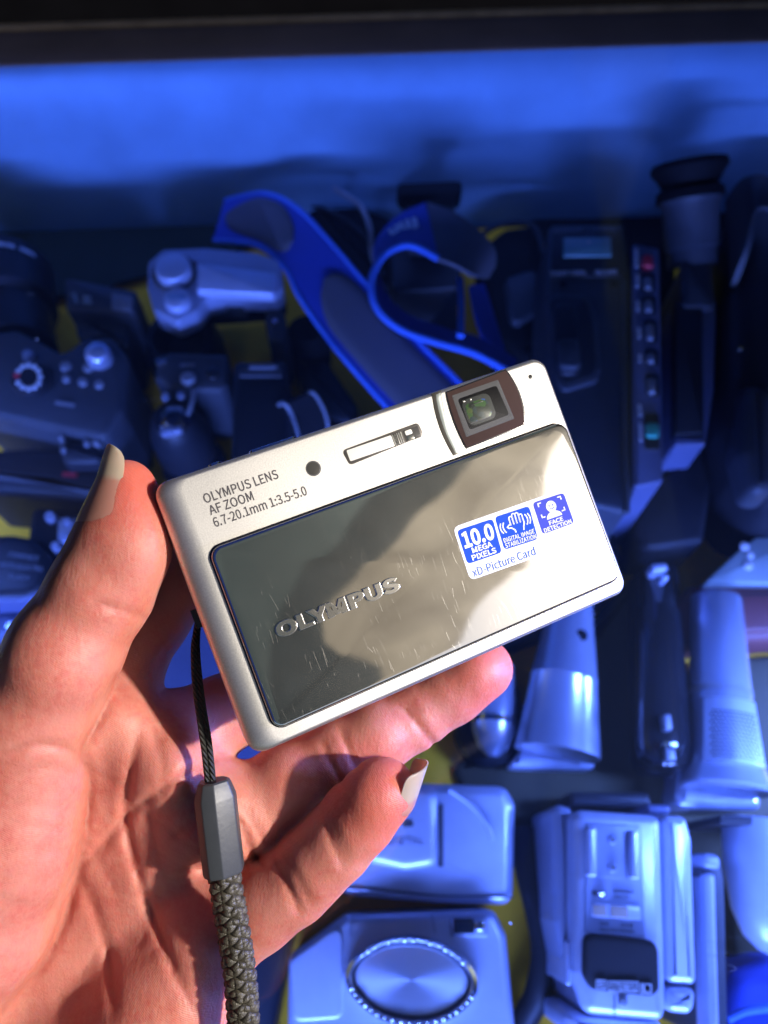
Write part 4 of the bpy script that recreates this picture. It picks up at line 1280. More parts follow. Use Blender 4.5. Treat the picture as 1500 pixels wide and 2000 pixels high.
smooth_cord('cord', [W(389, 1200, 171), W(383, 1236, 169), W(379, 1270, 167), (W(381, 1330, 166.5)), W(390, 1400, 166), W(400, 1470, 165.7), W(407, 1535, 165.5)], 0.00070, 26, M['cord'])
smooth_cord('cord', [W(390, 1204, 171.5), W(385, 1240, 169.5), W(386, 1290, 167), W(395, 1370, 166.2), W(408, 1450, 165.8), W(417, 1535, 165.5)], 0.00066, 24, M['cord'])
def ferrule():
    a, b = W(417, 1524, 165.5), W(438, 1706, 165.6)
    ax = (b - a); L_ = ax.length; ax.normalize()
    u = (RT - ax * RT.dot(ax)).normalized(); w = ax.cross(u)
    if w.dot(FW) > 0: w = -w
    loops = []
    def sec(t, wx, wy, cut):
        c = a + ax * (L_ * t)
        pts = [(-1, -cut), (-cut, -1), (cut * 0.3, -1.0), (1, -cut * 0.5), (1, cut), (cut, 1), (-cut, 1), (-1, cut)]
        pts = [Vector((x * wx, y * wy)) for x, y in pts]
        rp_ = round_poly(pts, 0.0007, 3)
        return [c + u * p.x - w * p.y * 1.0 for p in rp_]
    for t, wx, wy in ((0.0, 0.0027, 0.0022), (0.015, 0.0031, 0.0026), (0.06, 0.0034, 0.0029), (0.17, 0.0040, 0.0034), (0.20, 0.00405, 0.0035), (0.96, 0.0040, 0.0035), (0.99, 0.0038, 0.0033), (1.0, 0.0034, 0.0030)):
        loops.append(sec(t, wx, wy, 0.55))
    v, f = loft(loops)
    return fix_normals(link_mesh('ferrule', v, f, M['ferrule'], strap, 28))
ferrule()
def braid(path, r, n_each, pitch):
    pts = catmull(path, 60)
    # arc length
    s = [0.0]
    for i in range(1, len(pts)): s.append(s[-1] + (pts[i] - pts[i - 1]).length)
    parts = []
    for dirn in (1, -1):
        for k in range(n_each):
            q = []; 
            for i, p in enumerate(pts):
                t = (pts[min(len(pts) - 1, i + 1)] - pts[max(0, i - 1)]).normalized()
                u = t.cross(FW).normalized(); w = u.cross(t)
                a = dirn * 2 * PI * s[i] / pitch + 2 * PI * k / n_each
                ph = 2 * PI * n_each * s[i] / pitch + (PI if dirn < 0 else 0) + PI * k
                rr = r * (0.80 + 0.15 * math.sin(ph))
                q.append(p + u * math.cos(a) * rr + w * math.sin(a) * rr * 0.72)
            v, f = tube_geo(q, r * 0.225, 7)
            parts.append((v, f))
    v, f = tube_geo(pts, r * 0.66, 10); parts.append((v, f))
    v, f = join_geo(parts)
    return fix_normals(link_mesh('braided_loop', v, f, M['braid'], strap, 60))
braid([W(437, 1700, 165.7), W(446, 1760, 166), W(458, 1830, 166.3), W(468, 1900, 166.6), W(474, 1970, 167), W(477, 2060, 167.5), W(474, 2200, 168), W(468, 2400, 170)], 0.0031, 7, 0.0092)
# ================================================================== the old cameras under the glass
def base(px, py, z=0.0):
    g = G(px, py, z); return (g.x, g.y, 0.004)
FLOOR = 0.0035
def dots(name, pts, rpx, z, h, m, parent, n=14):
    """several small round marks of one printed or moulded pattern"""
    parts = []
    for q in pts:
        x, y = q[:2]; r = q[2] if len(q) > 2 else rpx
        c = G(x, y, z); s = scale_at(x, y, z) * r
        lo = [[(c.x + s * k * math.cos(2 * PI * i / n), c.y + s * k * math.sin(2 * PI * i / n), zz) for i in range(n)] for k, zz in ((1, z - h), (1, z - h * 0.3), (0.8, z))]
        parts.append(loft(lo))
    v, f = join_geo(parts)
    return fix_normals(link_mesh(name, v, f, m, parent, 40))
def bars(name, segs, wpx, z, h, m, parent):
    """short raised strokes (print, ribs) on one level"""
    parts = []
    for x0, y0, x1, y1 in segs:
        a, b = G(x0, y0, z), G(x1, y1, z)
        t = (b - a).normalized(); nn = Vector((-t.y, t.x, 0)) * scale_at(x0, y0, z) * wpx / 2
        lo = [[a + nn + Vector((0, 0, dz)), b + nn + Vector((0, 0, dz)), b - nn + Vector((0, 0, dz)), a - nn + Vector((0, 0, dz))] for dz in (-h, 0)]
        parts.append(loft(lo))
    v, f = join_geo(parts)
    return fix_normals(link_mesh(name, v, f, m, parent, 0))
def upright(name, px, py, zt, zb, prof, m, parent, n=36):
    """turned part standing upright, its top centred on this pixel; prof is (height fraction, radius px)"""
    c = G(px, py, zt); s = scale_at(px, py, zt)
    return lathe(name, (c.x, c.y, zb), (c.x, c.y, zt), [(t, r * s) for t, r in prof], m, parent, n)

# ---- big black bridge camera at the left edge
Z = 0.062
t = thing('bridge_camera', 'black bridge camera with mode dial and big ringed lens, cut off at left edge', 'camera', base(90, 740, Z))
slab('body', [(-70, 655), (30, 640), (85, 668), (120, 690), (165, 655), (215, 655), (246, 690), (238, 800), (205, 856), (120, 842), (-70, 800)], Z, FLOOR, M['graphite'], t, 0.006, 0.004)
slab('hot_shoe_block', [(125, 541), (266, 567), (262, 612), (128, 604)], 0.055, FLOOR, M['graphite'], t, 0.002, 0.002)
slab('display_window', [(218, 571), (258, 578), (256, 606), (217, 602)], 0.0562, 0.054, M['grey'], t, 0.001, 0.0005)
bars('contact', [(162, 588, 178, 590), (162, 579, 176, 581), (143, 572, 150, 590)], 6, 0.0562, 0.001, M['card'], t)
slab('shoulder', [(140, 612), (252, 616), (248, 690), (200, 650), (150, 660)], 0.045, FLOOR, M['graphite'], t, 0.004, 0.003)
b0, b1 = G(15, 700, 0.036), G(-22, 548, 0.036)
s = scale_at(-10, 620, 0.06)
lathe('lens_barrel', b0, b1, [(0, 100 * s), (0.45, 104 * s), (0.50, 120 * s), (0.97, 132 * s), (1.0, 129 * s), (1.0, 112 * s), (0.85, 100 * s)], M['black'], t, 56)
lathe('front_glass', b0.lerp(b1, 0.80), b0.lerp(b1, 0.86), [(0, 98 * s), (0.6, 90 * s), (1.0, 30 * s)], M['lens'], t, 40)
ax = (b1 - b0); L_ = ax.length; ax.normalize(); u = ax.cross(Vector((0, 0, 1))).normalized(); w = Vector((0, 0, 1))
parts = []
for k in range(30):
    if k % 6 == 4: continue
    a = math.radians(28 + 4.2 * k)
    n_ = u * math.cos(a) + w * math.sin(a); tg = -u * math.sin(a) + w * math.cos(a)
    c = b0 + ax * (L_ * 0.86) + n_ * (130.6 * s)
    q = [c + ax * (x * 6 * s) + tg * (y * (3.2 + (k * 7 % 3)) * s) for x, y in ((-1, -1), (1, -1), (1, 1), (-1, 1))]
    parts.append((q, [(0, 1, 2, 3)]))
v, f = join_geo(parts)
link_mesh('lens_print', v, f, M['white'], t, 0)
d = disc('mode_dial', 55, 735, 36, Z + 0.006, 0.008, M['black'], t, 0.001)
dots('dial_print', [(55 + 23 * math.cos(k * PI / 6), 735 + 23 * math.sin(k * PI / 6), 5.2) for k in range(12) if k != 6], 5, Z + 0.0066, 0.0008, M['white'], d)
dots('dial_mark', [(32, 732, 6)], 6, Z + 0.0066, 0.0008, M['red'], d)
upright('shutter_button', 186, 683, Z + 0.009, Z - 0.002, [(0, 25), (0.7, 25), (0.9, 22), (1.0, 16)], M['silver_metal'], t)
for x, y, r in ((127, 713, 11), (170, 716, 10), (128, 737, 8), (160, 743, 9), (192, 748, 9)):
    disc('button', x, y, r, Z + 0.0022, 0.004, M['grey'], t, 0.0008, 18)
bars('model_print', [(108, 785, 145, 791)], 7, Z + 0.0006, 0.0006, M['grey'], t)
dots('lever', [(52, 690, 11)], 10, Z + 0.004, 0.005, M['silver_metal'], t)

# ---- silver film camera
Z = 0.060
t = thing('film_camera', 'silver film camera with round winding dial and bright top plate beside the folded strap', 'camera', base(420, 560, Z))
slab('top_plate', [(289, 512), (318, 486), (400, 483), (500, 492), (548, 508), (552, 560), (540, 576), (440, 574), (402, 584), (385, 608), (345, 628), (300, 606), (287, 560)], Z, 0.046, M['silver_dark'], t, 0.004, 0.0016)
slab('body', [(292, 516), (545, 512), (556, 575), (540, 590), (400, 600), (345, 630), (300, 612)], 0.046, 0.030, M['black_soft'], t, 0.006, 0.001)
disc('dial_base', 338, 528, 44, Z + 0.003, 0.004, M['graphite'], t, 0.001)
d = disc('rewind_dial', 336, 519, 35, Z + 0.009, 0.0065, M['silver'], t, 0.0014, 40)
slab('accessory_plate', [(384, 512), (540, 532), (534, 574), (384, 566)], Z + 0.005, Z - 0.001, M['silver'], t, 0.001, 0.0012)
k = disc('ridged_knob', 345, 580, 26, Z + 0.005, 0.006, M['silver'], t, 0.0012)
bars('ridge', [(331 + i * 4, 575, 330 + i * 4, 585) for i in range(8)], 2, Z + 0.0075, 0.003, M['chrome'], k)
dots('frame_counter', [(378, 514, 7)], 7, Z + 0.0008, 0.001, M['brown_leather'], t)
upright('lens_barrel', 352, 655, 0.034, FLOOR, [(0, 78), (0.6, 78), (0.85, 72), (1, 66), (1, 54), (0.6, 40)], M['black'], t, 40)
slab('viewfinder_hump', [(400, 575), (480, 578), (478, 600), (405, 598)], 0.05, 0.04, M['graphite'], t, 0.002, 0.001)
slab('grip', [(522, 582), (548, 578), (562, 640), (556, 664), (524, 668), (516, 620)], 0.048, FLOOR, M['graphite'], t, 0.004, 0.003)
dots('strap_lug', [(537, 626, 6)], 6, 0.0495, 0.002, M['chrome'], t)

# ---- small black compact with the lens out
Z = 0.055
t = thing('compact_film_camera', 'small black camera with lens out, lying below the silver film camera', 'camera', base(370, 780, Z))
slab('body', [(306, 694), (330, 686), (446, 690), (446, 752), (432, 762), (340, 760), (300, 740)], Z, FLOOR, M['graphite'], t, 0.004, 0.003)
disc('shutter_button', 415, 727, 14, Z + 0.0015, 0.003, M['black_gloss'], t, 0.0008)
dots('zoom_lever', [(366, 735, 15)], 15, Z + 0.003, 0.004, M['grey'], t)
bars('print', [(352, 713, 380, 712)], 7, Z + 0.0006, 0.0006, M['grey'], t)
dots('chrome_nub', [(309, 704, 7), (322, 704, 5)], 6, Z + 0.002, 0.003, M['chrome'], t)
upright('lens_barrel', 336, 815, 0.055, 0.02, [(0, 62), (0.5, 60), (0.75, 52), (0.92, 45), (1.0, 36)], M['black'], t)
upright('front_glass', 336, 812, 0.0585, 0.054, [(0, 34), (0.5, 30), (1.0, 14)], M['lens'], t)
dots('lens_glint', [(322, 772, 8), (352, 770, 8), (320, 840, 9), (333, 838, 9), (348, 836, 6)], 7, 0.058, 0.004, M['silver_metal'], t)  # silver dots put in as highlights on the lens
tube('lever_arm', [G(379, 762, 0.056), G(374, 790, 0.058), G(366, 812, 0.056)], 0.0012, M['grey'], t)
t = thing('filter_box', 'round black filter case lying flat on yellow cloth above the thumb tip', 'filter case', base(385, 900, 0.02))
disc('cap_shell', 378, 905, 62, 0.016, 0.012, M['black'], t, 0.002, 40)
disc('cap_face', 378, 905, 50, 0.0168, 0.002, M['black_soft'], t, 0.0006, 40)

# ---- black box camera and webbing loop
Z = 0.060
t = thing('box_camera', 'plain black box shaped camera half hidden behind the held camera', 'camera', base(505, 800, Z))
slab('body', [(455, 704), (560, 704), (566, 780), (560, 905), (450, 915), (452, 790)], Z, FLOOR, M['black'], t, 0.004, 0.003)
slab('lid', [(466, 716), (552, 716), (552, 735), (466, 735)], Z + 0.0012, Z - 0.001, M['graphite'], t, 0.001, 0.0008)
bars('lid_highlight', [(486, 716, 540, 716)], 6, Z + 0.0022, 0.001, M['grey'], t)  # grey line painted as the highlight along the lid
t = thing('webbing_loop', 'dark webbing loop with light edges standing beside the black box camera', 'strap', base(590, 830, 0.03))
def loop_band(name, a, b, m, th=0.0012): return ribbon(name, a, b, th, m, t)
lp = [(542, 880, 0.020), (535, 820, 0.045), (548, 788, 0.062), (565, 800, 0.060), (582, 850, 0.040), (588, 900, 0.02)]
lq = [(600, 880, 0.016), (594, 800, 0.045), (600, 768, 0.060), (618, 775, 0.058), (638, 820, 0.040), (646, 890, 0.02)]
loop_band('band', [G(*p) for p in lp], [G(*p) for p in lq], M['black_soft'])
tube('edge_binding', catmull([G(*p) for p in lp], 6), 0.0011, M['grey'], t)
tube('edge_binding', catmull([G(*p) for p in lq], 6), 0.0011, M['grey'], t)

# ---- wide neck strap: blue webbing with a suede pad, and its looped tail
t = thing('neck_strap', 'wide dark blue camera neck strap with grey suede pad running under the held camera', 'strap', base(660, 600, 0.05))
Lp = [(418, 470, .040), (500, 480, .052), (555, 522, .060), (585, 580, .060), (640, 660, .056), (700, 732, .050), (775, 815, .042), (850, 890, .036)]
Rp = [(440, 392, .046), (515, 378, .058), (578, 405, .066), (640, 468, .066), (712, 552, .060), (800, 650, .052), (885, 735, .044), (965, 815, .038)]
LG, RG = [G(*p) for p in Lp], [G(*p) for p in Rp]
ribbon('webbing', LG, RG, 0.0016, M['strap_blue'], t, 10)
tube('binding', catmull(LG, 10), 0.0015, M['strap_edge'], t)
tube('binding', catmull(RG, 10), 0.0015, M['strap_edge'], t)
LC, RC = catmull(LG, 12), catmull(RG, 12)
def pad(i0, i1, name):
    n = i1 - i0; k = 14; V = []; rows = []
    for i in range(n + 1):
        a, b = LC[i0 + i], RC[i0 + i]
        e = min(i, 9) / 9.0; e2 = min(n - i, 9) / 9.0
        w = 0.40 * math.sqrt(max(0.0, 1 - (1 - min(e, e2)) ** 2))
        tv = (LC[min(len(LC) - 1, i0 + i + 1)] + RC[min(len(RC) - 1, i0 + i + 1)] - LC[i0 + i - 1] - RC[i0 + i - 1])
        nn = tv.cross(b - a).normalized()
        if nn.z < 0: nn = -nn
        rows.append((a, b, w, nn))
    top = []; bot = []
    for a, b, w, nn in rows:
        top.append([a + (b - a) * (0.5 - w + 2 * w * j / k) + nn * (0.0011 + 0.0018 * (1 - (2 * j / k - 1) ** 6)) for j in range(k + 1)])
        bot.append([a + (b - a) * (0.5 - w + 2 * w * j / k) + nn * 0.0009 for j in range(k + 1)])
    V = [c for r in top for c in r] + [c for r in bot for c in r]
    N_ = (n + 1) * (k + 1); Fc = []
    for i in range(n):
        for j in range(k):
            q = i * (k + 1) + j
            Fc.append((q, q + 1, q + k + 2, q + k + 1)); Fc.append((N_ + q, N_ + q + k + 1, N_ + q + k + 2, N_ + q + 1))
        for j in (0, k):
            q = i * (k + 1) + j
            Fc.append((q, q + k + 1, N_ + q + k + 1, N_ + q))
    return fix_normals(link_mesh(name, V, Fc, M['strap_pad'], t, 50))
pad(40, 82, 'suede_pad')
pad(3, 26, 'suede_pad')

t = thing('strap_loop', 'bright blue strap end curled in a standing loop with white lettering', 'strap', base(820, 560, 0.05))
e1 = [(856, 505, .098), (800, 479, .100), (752, 497, .100), (726, 545, .098), (735, 600, .094), (780, 642, .088), (850, 668, .080), (925, 690, .070), (1000, 730, .060)]
e2 = [(830, 398, .070), (772, 428, .070), (733, 482, .068), (740, 540, .064), (762, 588, .062), (806, 622, .060), (862, 640, .058), (935, 662, .052), (1010, 705, .046)]
ribbon('blue_band', [G(*p) for p in e1], [G(*p) for p in e2], 0.0018, M['strap_blue'], t, 10)
tube('edge_binding', catmull([G(*p) for p in e1], 10), 0.0019, M['strap_edge'], t)
ribbon('leather_end', [G(834, 397, .071), G(900, 425, .080), G(960, 480, .080), G(965, 520, .070)], [G(855, 507, .0985), G(890, 520, .095), G(925, 540, .085), G(950, 545, .072)], 0.0020, M['strap_pad'], t, 6)
# white lettering on the band
def band_text():
    pts1 = catmull([G(*p) for p in e1], 10); pts2 = catmull([G(*p) for p in e2], 10)
    vs, fs = fit_text('nm', 0, 1, 0, 1, 0.02)
    V = []
    for v in vs:
        u = 14 - v[0] * 9
        i = int(u); fr_ = u - i
        a = pts1[i].lerp(pts1[i + 1], fr_); b = pts2[i].lerp(pts2[i + 1], fr_)
        w = 0.72 - 0.36 * v[1]
        p = a.lerp(b, w)
        nn = (pts1[i + 1] - pts1[i]).cross(b - a).normalized()
        if nn.dot(CAM - p) < 0: nn = -nn
        V.append(p + nn * 0.0013)
    return link_mesh('lettering', V, fs, M['white'], t, 0)
band_text()
bk = ribbon('buckle_strap', [G(893, 545, .075), G(895, 600, .078), G(892, 655, .080)], [G(905, 545, .075), G(907, 600, .078), G(906, 658, .080)], 0.003, M['strap_edge'], t, 5)
slab('buckle', [(842, 628), (872, 580), (893, 560), (894, 640), (850, 652)], 0.060, 0.052, M['graphite'], t, 0.002, 0.001)
ribbon('under_band', [G(915, 560, .050), G(930, 630, .050), G(955, 690, .048)], [G(945, 555, .048), G(968, 630, .048), G(990, 700, .046)], 0.0016, M['strap_blue'], t, 5)

t = thing('grey_cable', 'thin grey cable end curving over the cloth behind the neck strap', 'cable', base(690, 400, 0.03))
tube('sheath', catmull([G(652, 368, .05), G(680, 385, .052), G(705, 405, .05), G(722, 445, .045), G(726, 490, .03), G(735, 530, .012)], 8), 0.0016, M['grey'], t)

# ---- camera with rubber eyepiece behind the strap loop
t = thing('eyepiece_camera', 'black camera with square rubber eyecup standing behind the blue strap loop', 'camera', base(840, 430, 0.04))
slab('eyecup', [(772, 356), (905, 350), (900, 380), (780, 382)], 0.074, 0.064, M['black_soft'], t, 0.004, 0.002)
slab('neck', [(788, 366), (892, 362), (888, 440), (794, 440)], 0.066, FLOOR, M['graphite'], t, 0.003, 0.002)
slab('body', [(760, 430), (905, 425), (900, 560), (765, 570)], 0.042, FLOOR, M['black'], t, 0.005, 0.003)
t = thing('folded_pouch', 'black folded pouch between the blue strap loop and the large camcorder', 'pouch', base(1000, 520, 0.03))
slab('pouch_body', [(935, 480), (985, 440), (1060, 430), (1070, 640), (1040, 720), (975, 660), (950, 560)], 0.036, FLOOR, M['black_soft'], t, 0.010, 0.007, 4)
tube('drawstring', catmull([G(925, 470, .04), G(975, 440, .044), G(1040, 440, .042), G(1062, 500, .040)], 8), 0.0016, M['black'], t)
slab('flap', [(985, 540), (1050, 520), (1062, 600), (1000, 640)], 0.041, 0.03, M['graphite'], t, 0.006, 0.003)

# ---- large camcorder with LCD and button column
Z = 0.078
t = thing('large_camcorder', 'large dark camcorder lying on its side with small display and column of buttons', 'camcorder', base(1170, 720, Z))
slab('body', [(1074, 436), (1224, 436), (1232, 470), (1240, 958), (1225, 1002), (1150, 985), (1090, 900), (1078, 700), (1066, 560)], Z, FLOOR, M['graphite'], t, 0.004, 0.003)
slab('display_panel', [(1082, 444), (1218, 444), (1224, 540), (1074, 540)], Z + 0.0012, Z - 0.001, M['black'], t, 0.001, 0.0008)
slab('display', [(1101, 463), (1193, 463), (1195, 499), (1101, 500)], Z + 0.0022, Z, M['lcd'], t, 0.0005, 0.0004)
flat_text('print', 'COLOR NIGHT', (1083, 456), (1138, 453), 9, Z + 0.0014, M['grey'], t)
flat_text('print', 'POWER', (1163, 453), (1200, 453), 9, Z + 0.0014, M['grey'], t)
flat_text('print', 'STANDBY CAMERA', (1076, 538), (1145, 536), 10, Z + 0.0014, M['white'], t)
flat_text('print', 'RECORD', (1163, 536), (1206, 535), 10, Z + 0.0014, M['white'], t)
slab('recess_rim', [(1070, 572), (1150, 574), (1168, 620), (1176, 720), (1168, 744), (1100, 764), (1088, 740)], Z + 0.0022, Z - 0.001, M['graphite'], t, 0.006, 0.0018)
slab('recess', [(1074, 580), (1142, 582), (1158, 624), (1165, 716), (1156, 734), (1104, 750), (1094, 732)], Z + 0.0024, Z, M['black'], t, 0.005, 0.0004)
slab('slider', [(1082, 590), (1124, 590), (1134, 640), (1138, 715), (1128, 728), (1094, 728), (1086, 700)], Z + 0.0058, Z, M['black'], t, 0.005, 0.002)
slab('slider_grip', [(1088, 660), (1130, 658), (1137, 708), (1128, 718), (1094, 716)], Z + 0.0082, Z, M['graphite'], t, 0.003, 0.0015)
slab('side_ridge', [(1214, 545), (1226, 545), (1232, 1000), (1220, 1000)], Z + 0.0016, Z - 0.001, M['graphite'], t, 0.001, 0.001)
for x in (1101, 1200): dots('screw', [(x, 554, 7)], 7, Z + 0.0008, 0.001, M['black_soft'], t)
s = slab('button_strip', [(1237, 474), (1288, 484), (1296, 940), (1240, 952)], Z + 0.004, FLOOR, M['grey'], t, 0.002, 0.0015)
M['navy_grey'] = mat('bluish_grey_plastic', (0.10, 0.115, 0.20), 0.38, bump=0.15)
s.data.materials[0] = M['navy_grey']
for y0, y1, x in ((533, 569, 1267), (577, 612, 1268), (624, 668, 1271), (681, 713, 1273), (730, 773, 1275)):
    slab('button_recess', [(x - 14, y0), (x + 13, y0), (x + 14, y1), (x - 13, y1)], Z + 0.0048, Z + 0.002, M['black'], t, 0.002, 0.0006)
    slab('button', [(x - 9, y0 + 5), (x + 7, y0 + 5), (x + 8, y1 - 6), (x - 8, y1 - 6)], Z + 0.0066, Z + 0.003, M['grey'], t, 0.002, 0.0014)
slab('record_button', [(1256, 495), (1276, 497), (1277, 520), (1257, 519)], Z + 0.0070, Z + 0.002, M['red'], t, 0.0015, 0.001)
slab('switch_recess', [(1258, 806), (1288, 806), (1290, 878), (1260, 878)], Z + 0.0048, Z + 0.002, M['black'], t, 0.002, 0.0006)
slab('switch_cap', [(1262, 824), (1288, 824), (1289, 852), (1263, 852)], Z + 0.0066, Z + 0.003, M['green'], t, 0.002, 0.001)
for q in ((1243, 486, 1244, 520), (1245, 536, 1246, 560), (1246, 588, 1247, 606), (1248, 640, 1249, 660), (1250, 692, 1250, 706), (1249, 790, 1251, 812), (1251, 826, 1252, 860)):
    bars('print', [q], 6, Z + 0.0046, 0.0006, M['white'], t)

# ---- tall dark camcorder with eyecup
t = thing('viewfinder_camcorder', 'dark camcorder with flared eyecup at the top of a long tube, right of button column', 'camcorder', base(1350, 650, 0.05))
zc_ = 0.070
c0, c1 = G(1346, 318, 0.090), G(1352, 520, 0.058)
s = scale_at(1350, 420, 0.07)
lathe('eyecup', c0, c0.lerp(c1, 0.36), [(0, 60 * s), (0.02, 70 * s), (0.18, 72 * s), (0.40, 60 * s), (0.62, 52 * s), (0.75, 62 * s), (1.0, 64 * s)], M['black_soft'], t, 40)
lathe('tube', c0.lerp(c1, 0.36), c1, [(0, 58 * s), (0.08, 52 * s), (0.72, 50 * s), (0.74, 46 * s), (1.0, 46 * s)], M['graphite'], t, 40)
slab('neck', [(1333, 510), (1392, 510), (1398, 600), (1333, 600)], 0.068, FLOOR, M['graphite'], t, 0.003, 0.003)
slab('body', [(1316, 586), (1400, 580), (1396, 760), (1378, 870), (1316, 872)], 0.064, FLOOR, M['navy_grey'], t, 0.003, 0.002)
slab('door', [(1318, 588), (1372, 586), (1376, 846), (1318, 848)], 0.0665, 0.060, M['black'], t, 0.001, 0.001)
slab('door_end', [(1318, 850), (1378, 848), (1378, 868), (1318, 870)], 0.066, 0.06, M['navy_grey'], t, 0.001, 0.001)
slab('lower_body', [(1244, 940), (1300, 930), (1320, 872), (1380, 872), (1392, 950), (1376, 1060), (1250, 1080)], 0.040, FLOOR, M['black'], t, 0.006, 0.004)
slab('side', [(1294, 470), (1320, 470), (1322, 920), (1300, 920)], 0.035, FLOOR, M['black_soft'], t, 0.003, 0.003)

# ---- black camcorder at the right edge
t = thing('strapped_camcorder', 'black rounded camcorder with curved hand strap, cut off at the right edge', 'camcorder', base(1480, 700, 0.06))
slab('body', [(1450, 370), (1620, 340), (1620, 1000), (1510, 985), (1452, 915), (1420, 820), (1422, 560)], 0.070, FLOOR, M['black'], t, 0.018, 0.014, 5)
ribbon('hand_strap', [G(1420, 392, .070), G(1452, 352, .086), G(1490, 345, .092), (G(1530, 360, .09))], [G(1432, 560, .066), G(1462, 480, .085), G(1480, 410, .092), G(1530, 420, .09)], 0.003, M['graphite'], t, 8)
dots('screw', [(1447, 680, 5)], 5, 0.0712, 0.002, M['chrome'], t)
slab('grip', [(1455, 740), (1520, 760), (1520, 960), (1470, 960), (1448, 880)], 0.078, 0.06, M['graphite'], t, 0.010, 0.006, 4)

# ---- right of the held camera, lower down
t = thing('grey_card_box', 'pale grey box with sloping edge at the right border above the brown case', 'box', base(1470, 1100, 0.03))
slab('box_body', [(1378, 1136), (1440, 1078), (1476, 1050), (1580, 1046), (1580, 1140)], 0.036, FLOOR, M['card'], t, 0.001, 0.0008)
dots('painted_glint', [(1455, 1066, 9), (1462, 1104, 9), (1466, 1084, 7)], 8, 0.0368, 0.001, M['white'], t)  # white discs painted in as highlights on the box
t = thing('leather_case', 'reddish brown leather case behind the silver camcorder with perforated grille', 'case', base(1450, 1190, 0.02))
slab('case_body', [(1310, 1180), (1350, 1142), (1580, 1138), (1580, 1246), (1345, 1262)], 0.030, FLOOR, M['brown_leather'], t, 0.006, 0.005, 4)
slab('case_flap', [(1420, 1160), (1560, 1156), (1560, 1230), (1430, 1236)], 0.033, 0.025, M['brown_leather'], t, 0.004, 0.002)

t = thing('slim_camcorder', 'slim black camcorder with chrome trim left of the perforated grille', 'camcorder', base(1290, 1320, 0.04))
c0, c1 = G(1285, 1108, 0.034), G(1296, 1500, 0.040)
s = scale_at(1290, 1300, 0.037)
lathe('barrel', c0, c1, [(0, 26 * s), (0.02, 34 * s), (0.22, 36 * s), (0.25, 44 * s), (0.90, 52 * s), (0.97, 46 * s), (1, 30 * s)], M['black_gloss'], t, 36, 0.8)
slab('base_block', [(1240, 1120), (1260, 1100), (1330, 1090), (1340, 1300), (1350, 1510), (1250, 1510)], 0.024, FLOOR, M['black'], t, 0.008, 0.005)
slab('chrome_plate', [(1273, 1100), (1303, 1098), (1306, 1114), (1276, 1116)], 0.050, 0.04, M['silver'], t, 0.0015, 0.0012)
slab('chrome_nub', [(1294, 1122), (1306, 1121), (1307, 1131), (1296, 1132)], 0.049, 0.04, M['silver'], t, 0.001, 0.001)
slab('label', [(1296, 1395), (1310, 1394), (1314, 1425), (1299, 1426)], 0.0535, 0.045, M['grey'], t, 0.001, 0.0008)
dots('button', [(1302, 1453, 7)], 7, 0.054, 0.004, M['chrome'], t)
slab('foot_plate', [(1300, 1462), (1318, 1462), (1322, 1485), (1302, 1486)], 0.052, 0.045, M['grey'], t, 0.001, 0.0008)

# ---- silver camcorder with perforated grille
t = thing('grille_camcorder', 'tall silver camcorder with perforated speaker grille and flared foot on the right', 'camcorder', base(1410, 1380, 0.04))
c0, c1 = G(1397, 1168, 0.036), G(1418, 1545, 0.040)
s = scale_at(1410, 1350, 0.038)
lathe('body', c0, c1, [(0, 48 * s), (0.012, 51 * s), (0.48, 57 * s), (0.80, 64 * s), (0.90, 72 * s), (0.985, 82 * s), (1, 79 * s)], M['silver_metal'], t, 56, 0.95)
lathe('accent_band', c0.lerp(c1, 0.512), c0.lerp(c1, 0.542), [(0, 58.2 * s), (1, 58.8 * s)], M['grey'], t, 56, 0.951)
zg = 0.0395 + 74 * s * 0.95
M['grille'] = mat('grille_steel', (0.55, 0.60, 0.74), 0.33, 0.6)
def curved_panel(name, t0, t1, half, lift, m, holes=False):
    """plate bent round the front of the barrel"""
    ax = c1 - c0; u = ax.normalized().cross(Vector((0, 0, 1))).normalized(); w = u.cross(ax.normalized())
    rad = lambda q: np.interp(q, [0, 0.48, 0.80, 0.92, 1], [51 * s, 57 * s, 64 * s, 73 * s, 79 * s])
    n, k = 20, 20; lo = []
    V = []
    for dz in (lift, lift - 0.004):
        for i in range(n + 1):
            tt = t0 + (t1 - t0) * i / n; r = np.interp((i / n), [0, 1], [rad(t0), rad(t1) * 0.98]) + dz
            for j in range(k + 1):
                a = PI / 2 + math.radians(half) * (1 - 2 * j / k) + math.radians(-4)
                V.append(c0 + ax * tt + u * r * math.cos(a) + w * r * 0.95 * math.sin(a))
    N_ = (n + 1) * (k + 1); Fc = []
    for i in range(n):
        for j in range(k):
            q = i * (k + 1) + j
            Fc.append((q, q + 1, q + k + 2, q + k + 1)); Fc.append((N_ + q, N_ + q + k + 1, N_ + q + k + 2, N_ + q + 1))
    rim = [j for j in range(k + 1)] + [i * (k + 1) + k for i in range(1, n + 1)] + [n * (k + 1) + j for j in range(k - 1, -1, -1)] + [i * (k + 1) for i in range(n - 1, 0, -1)]
    for i in range(len(rim)):
        p, q = rim[i], rim[(i + 1) % len(rim)]
        Fc.append((p, q, N_ + q, N_ + p))
    o = fix_normals(link_mesh(name, V, Fc, m, t, 40))
    return o, (ax, u, w, rad)
gp, (ax_, u_, w_, rad_) = curved_panel('grille_plate', 0.59, 0.90, 42, 0.0024, M['grille'])
parts = []
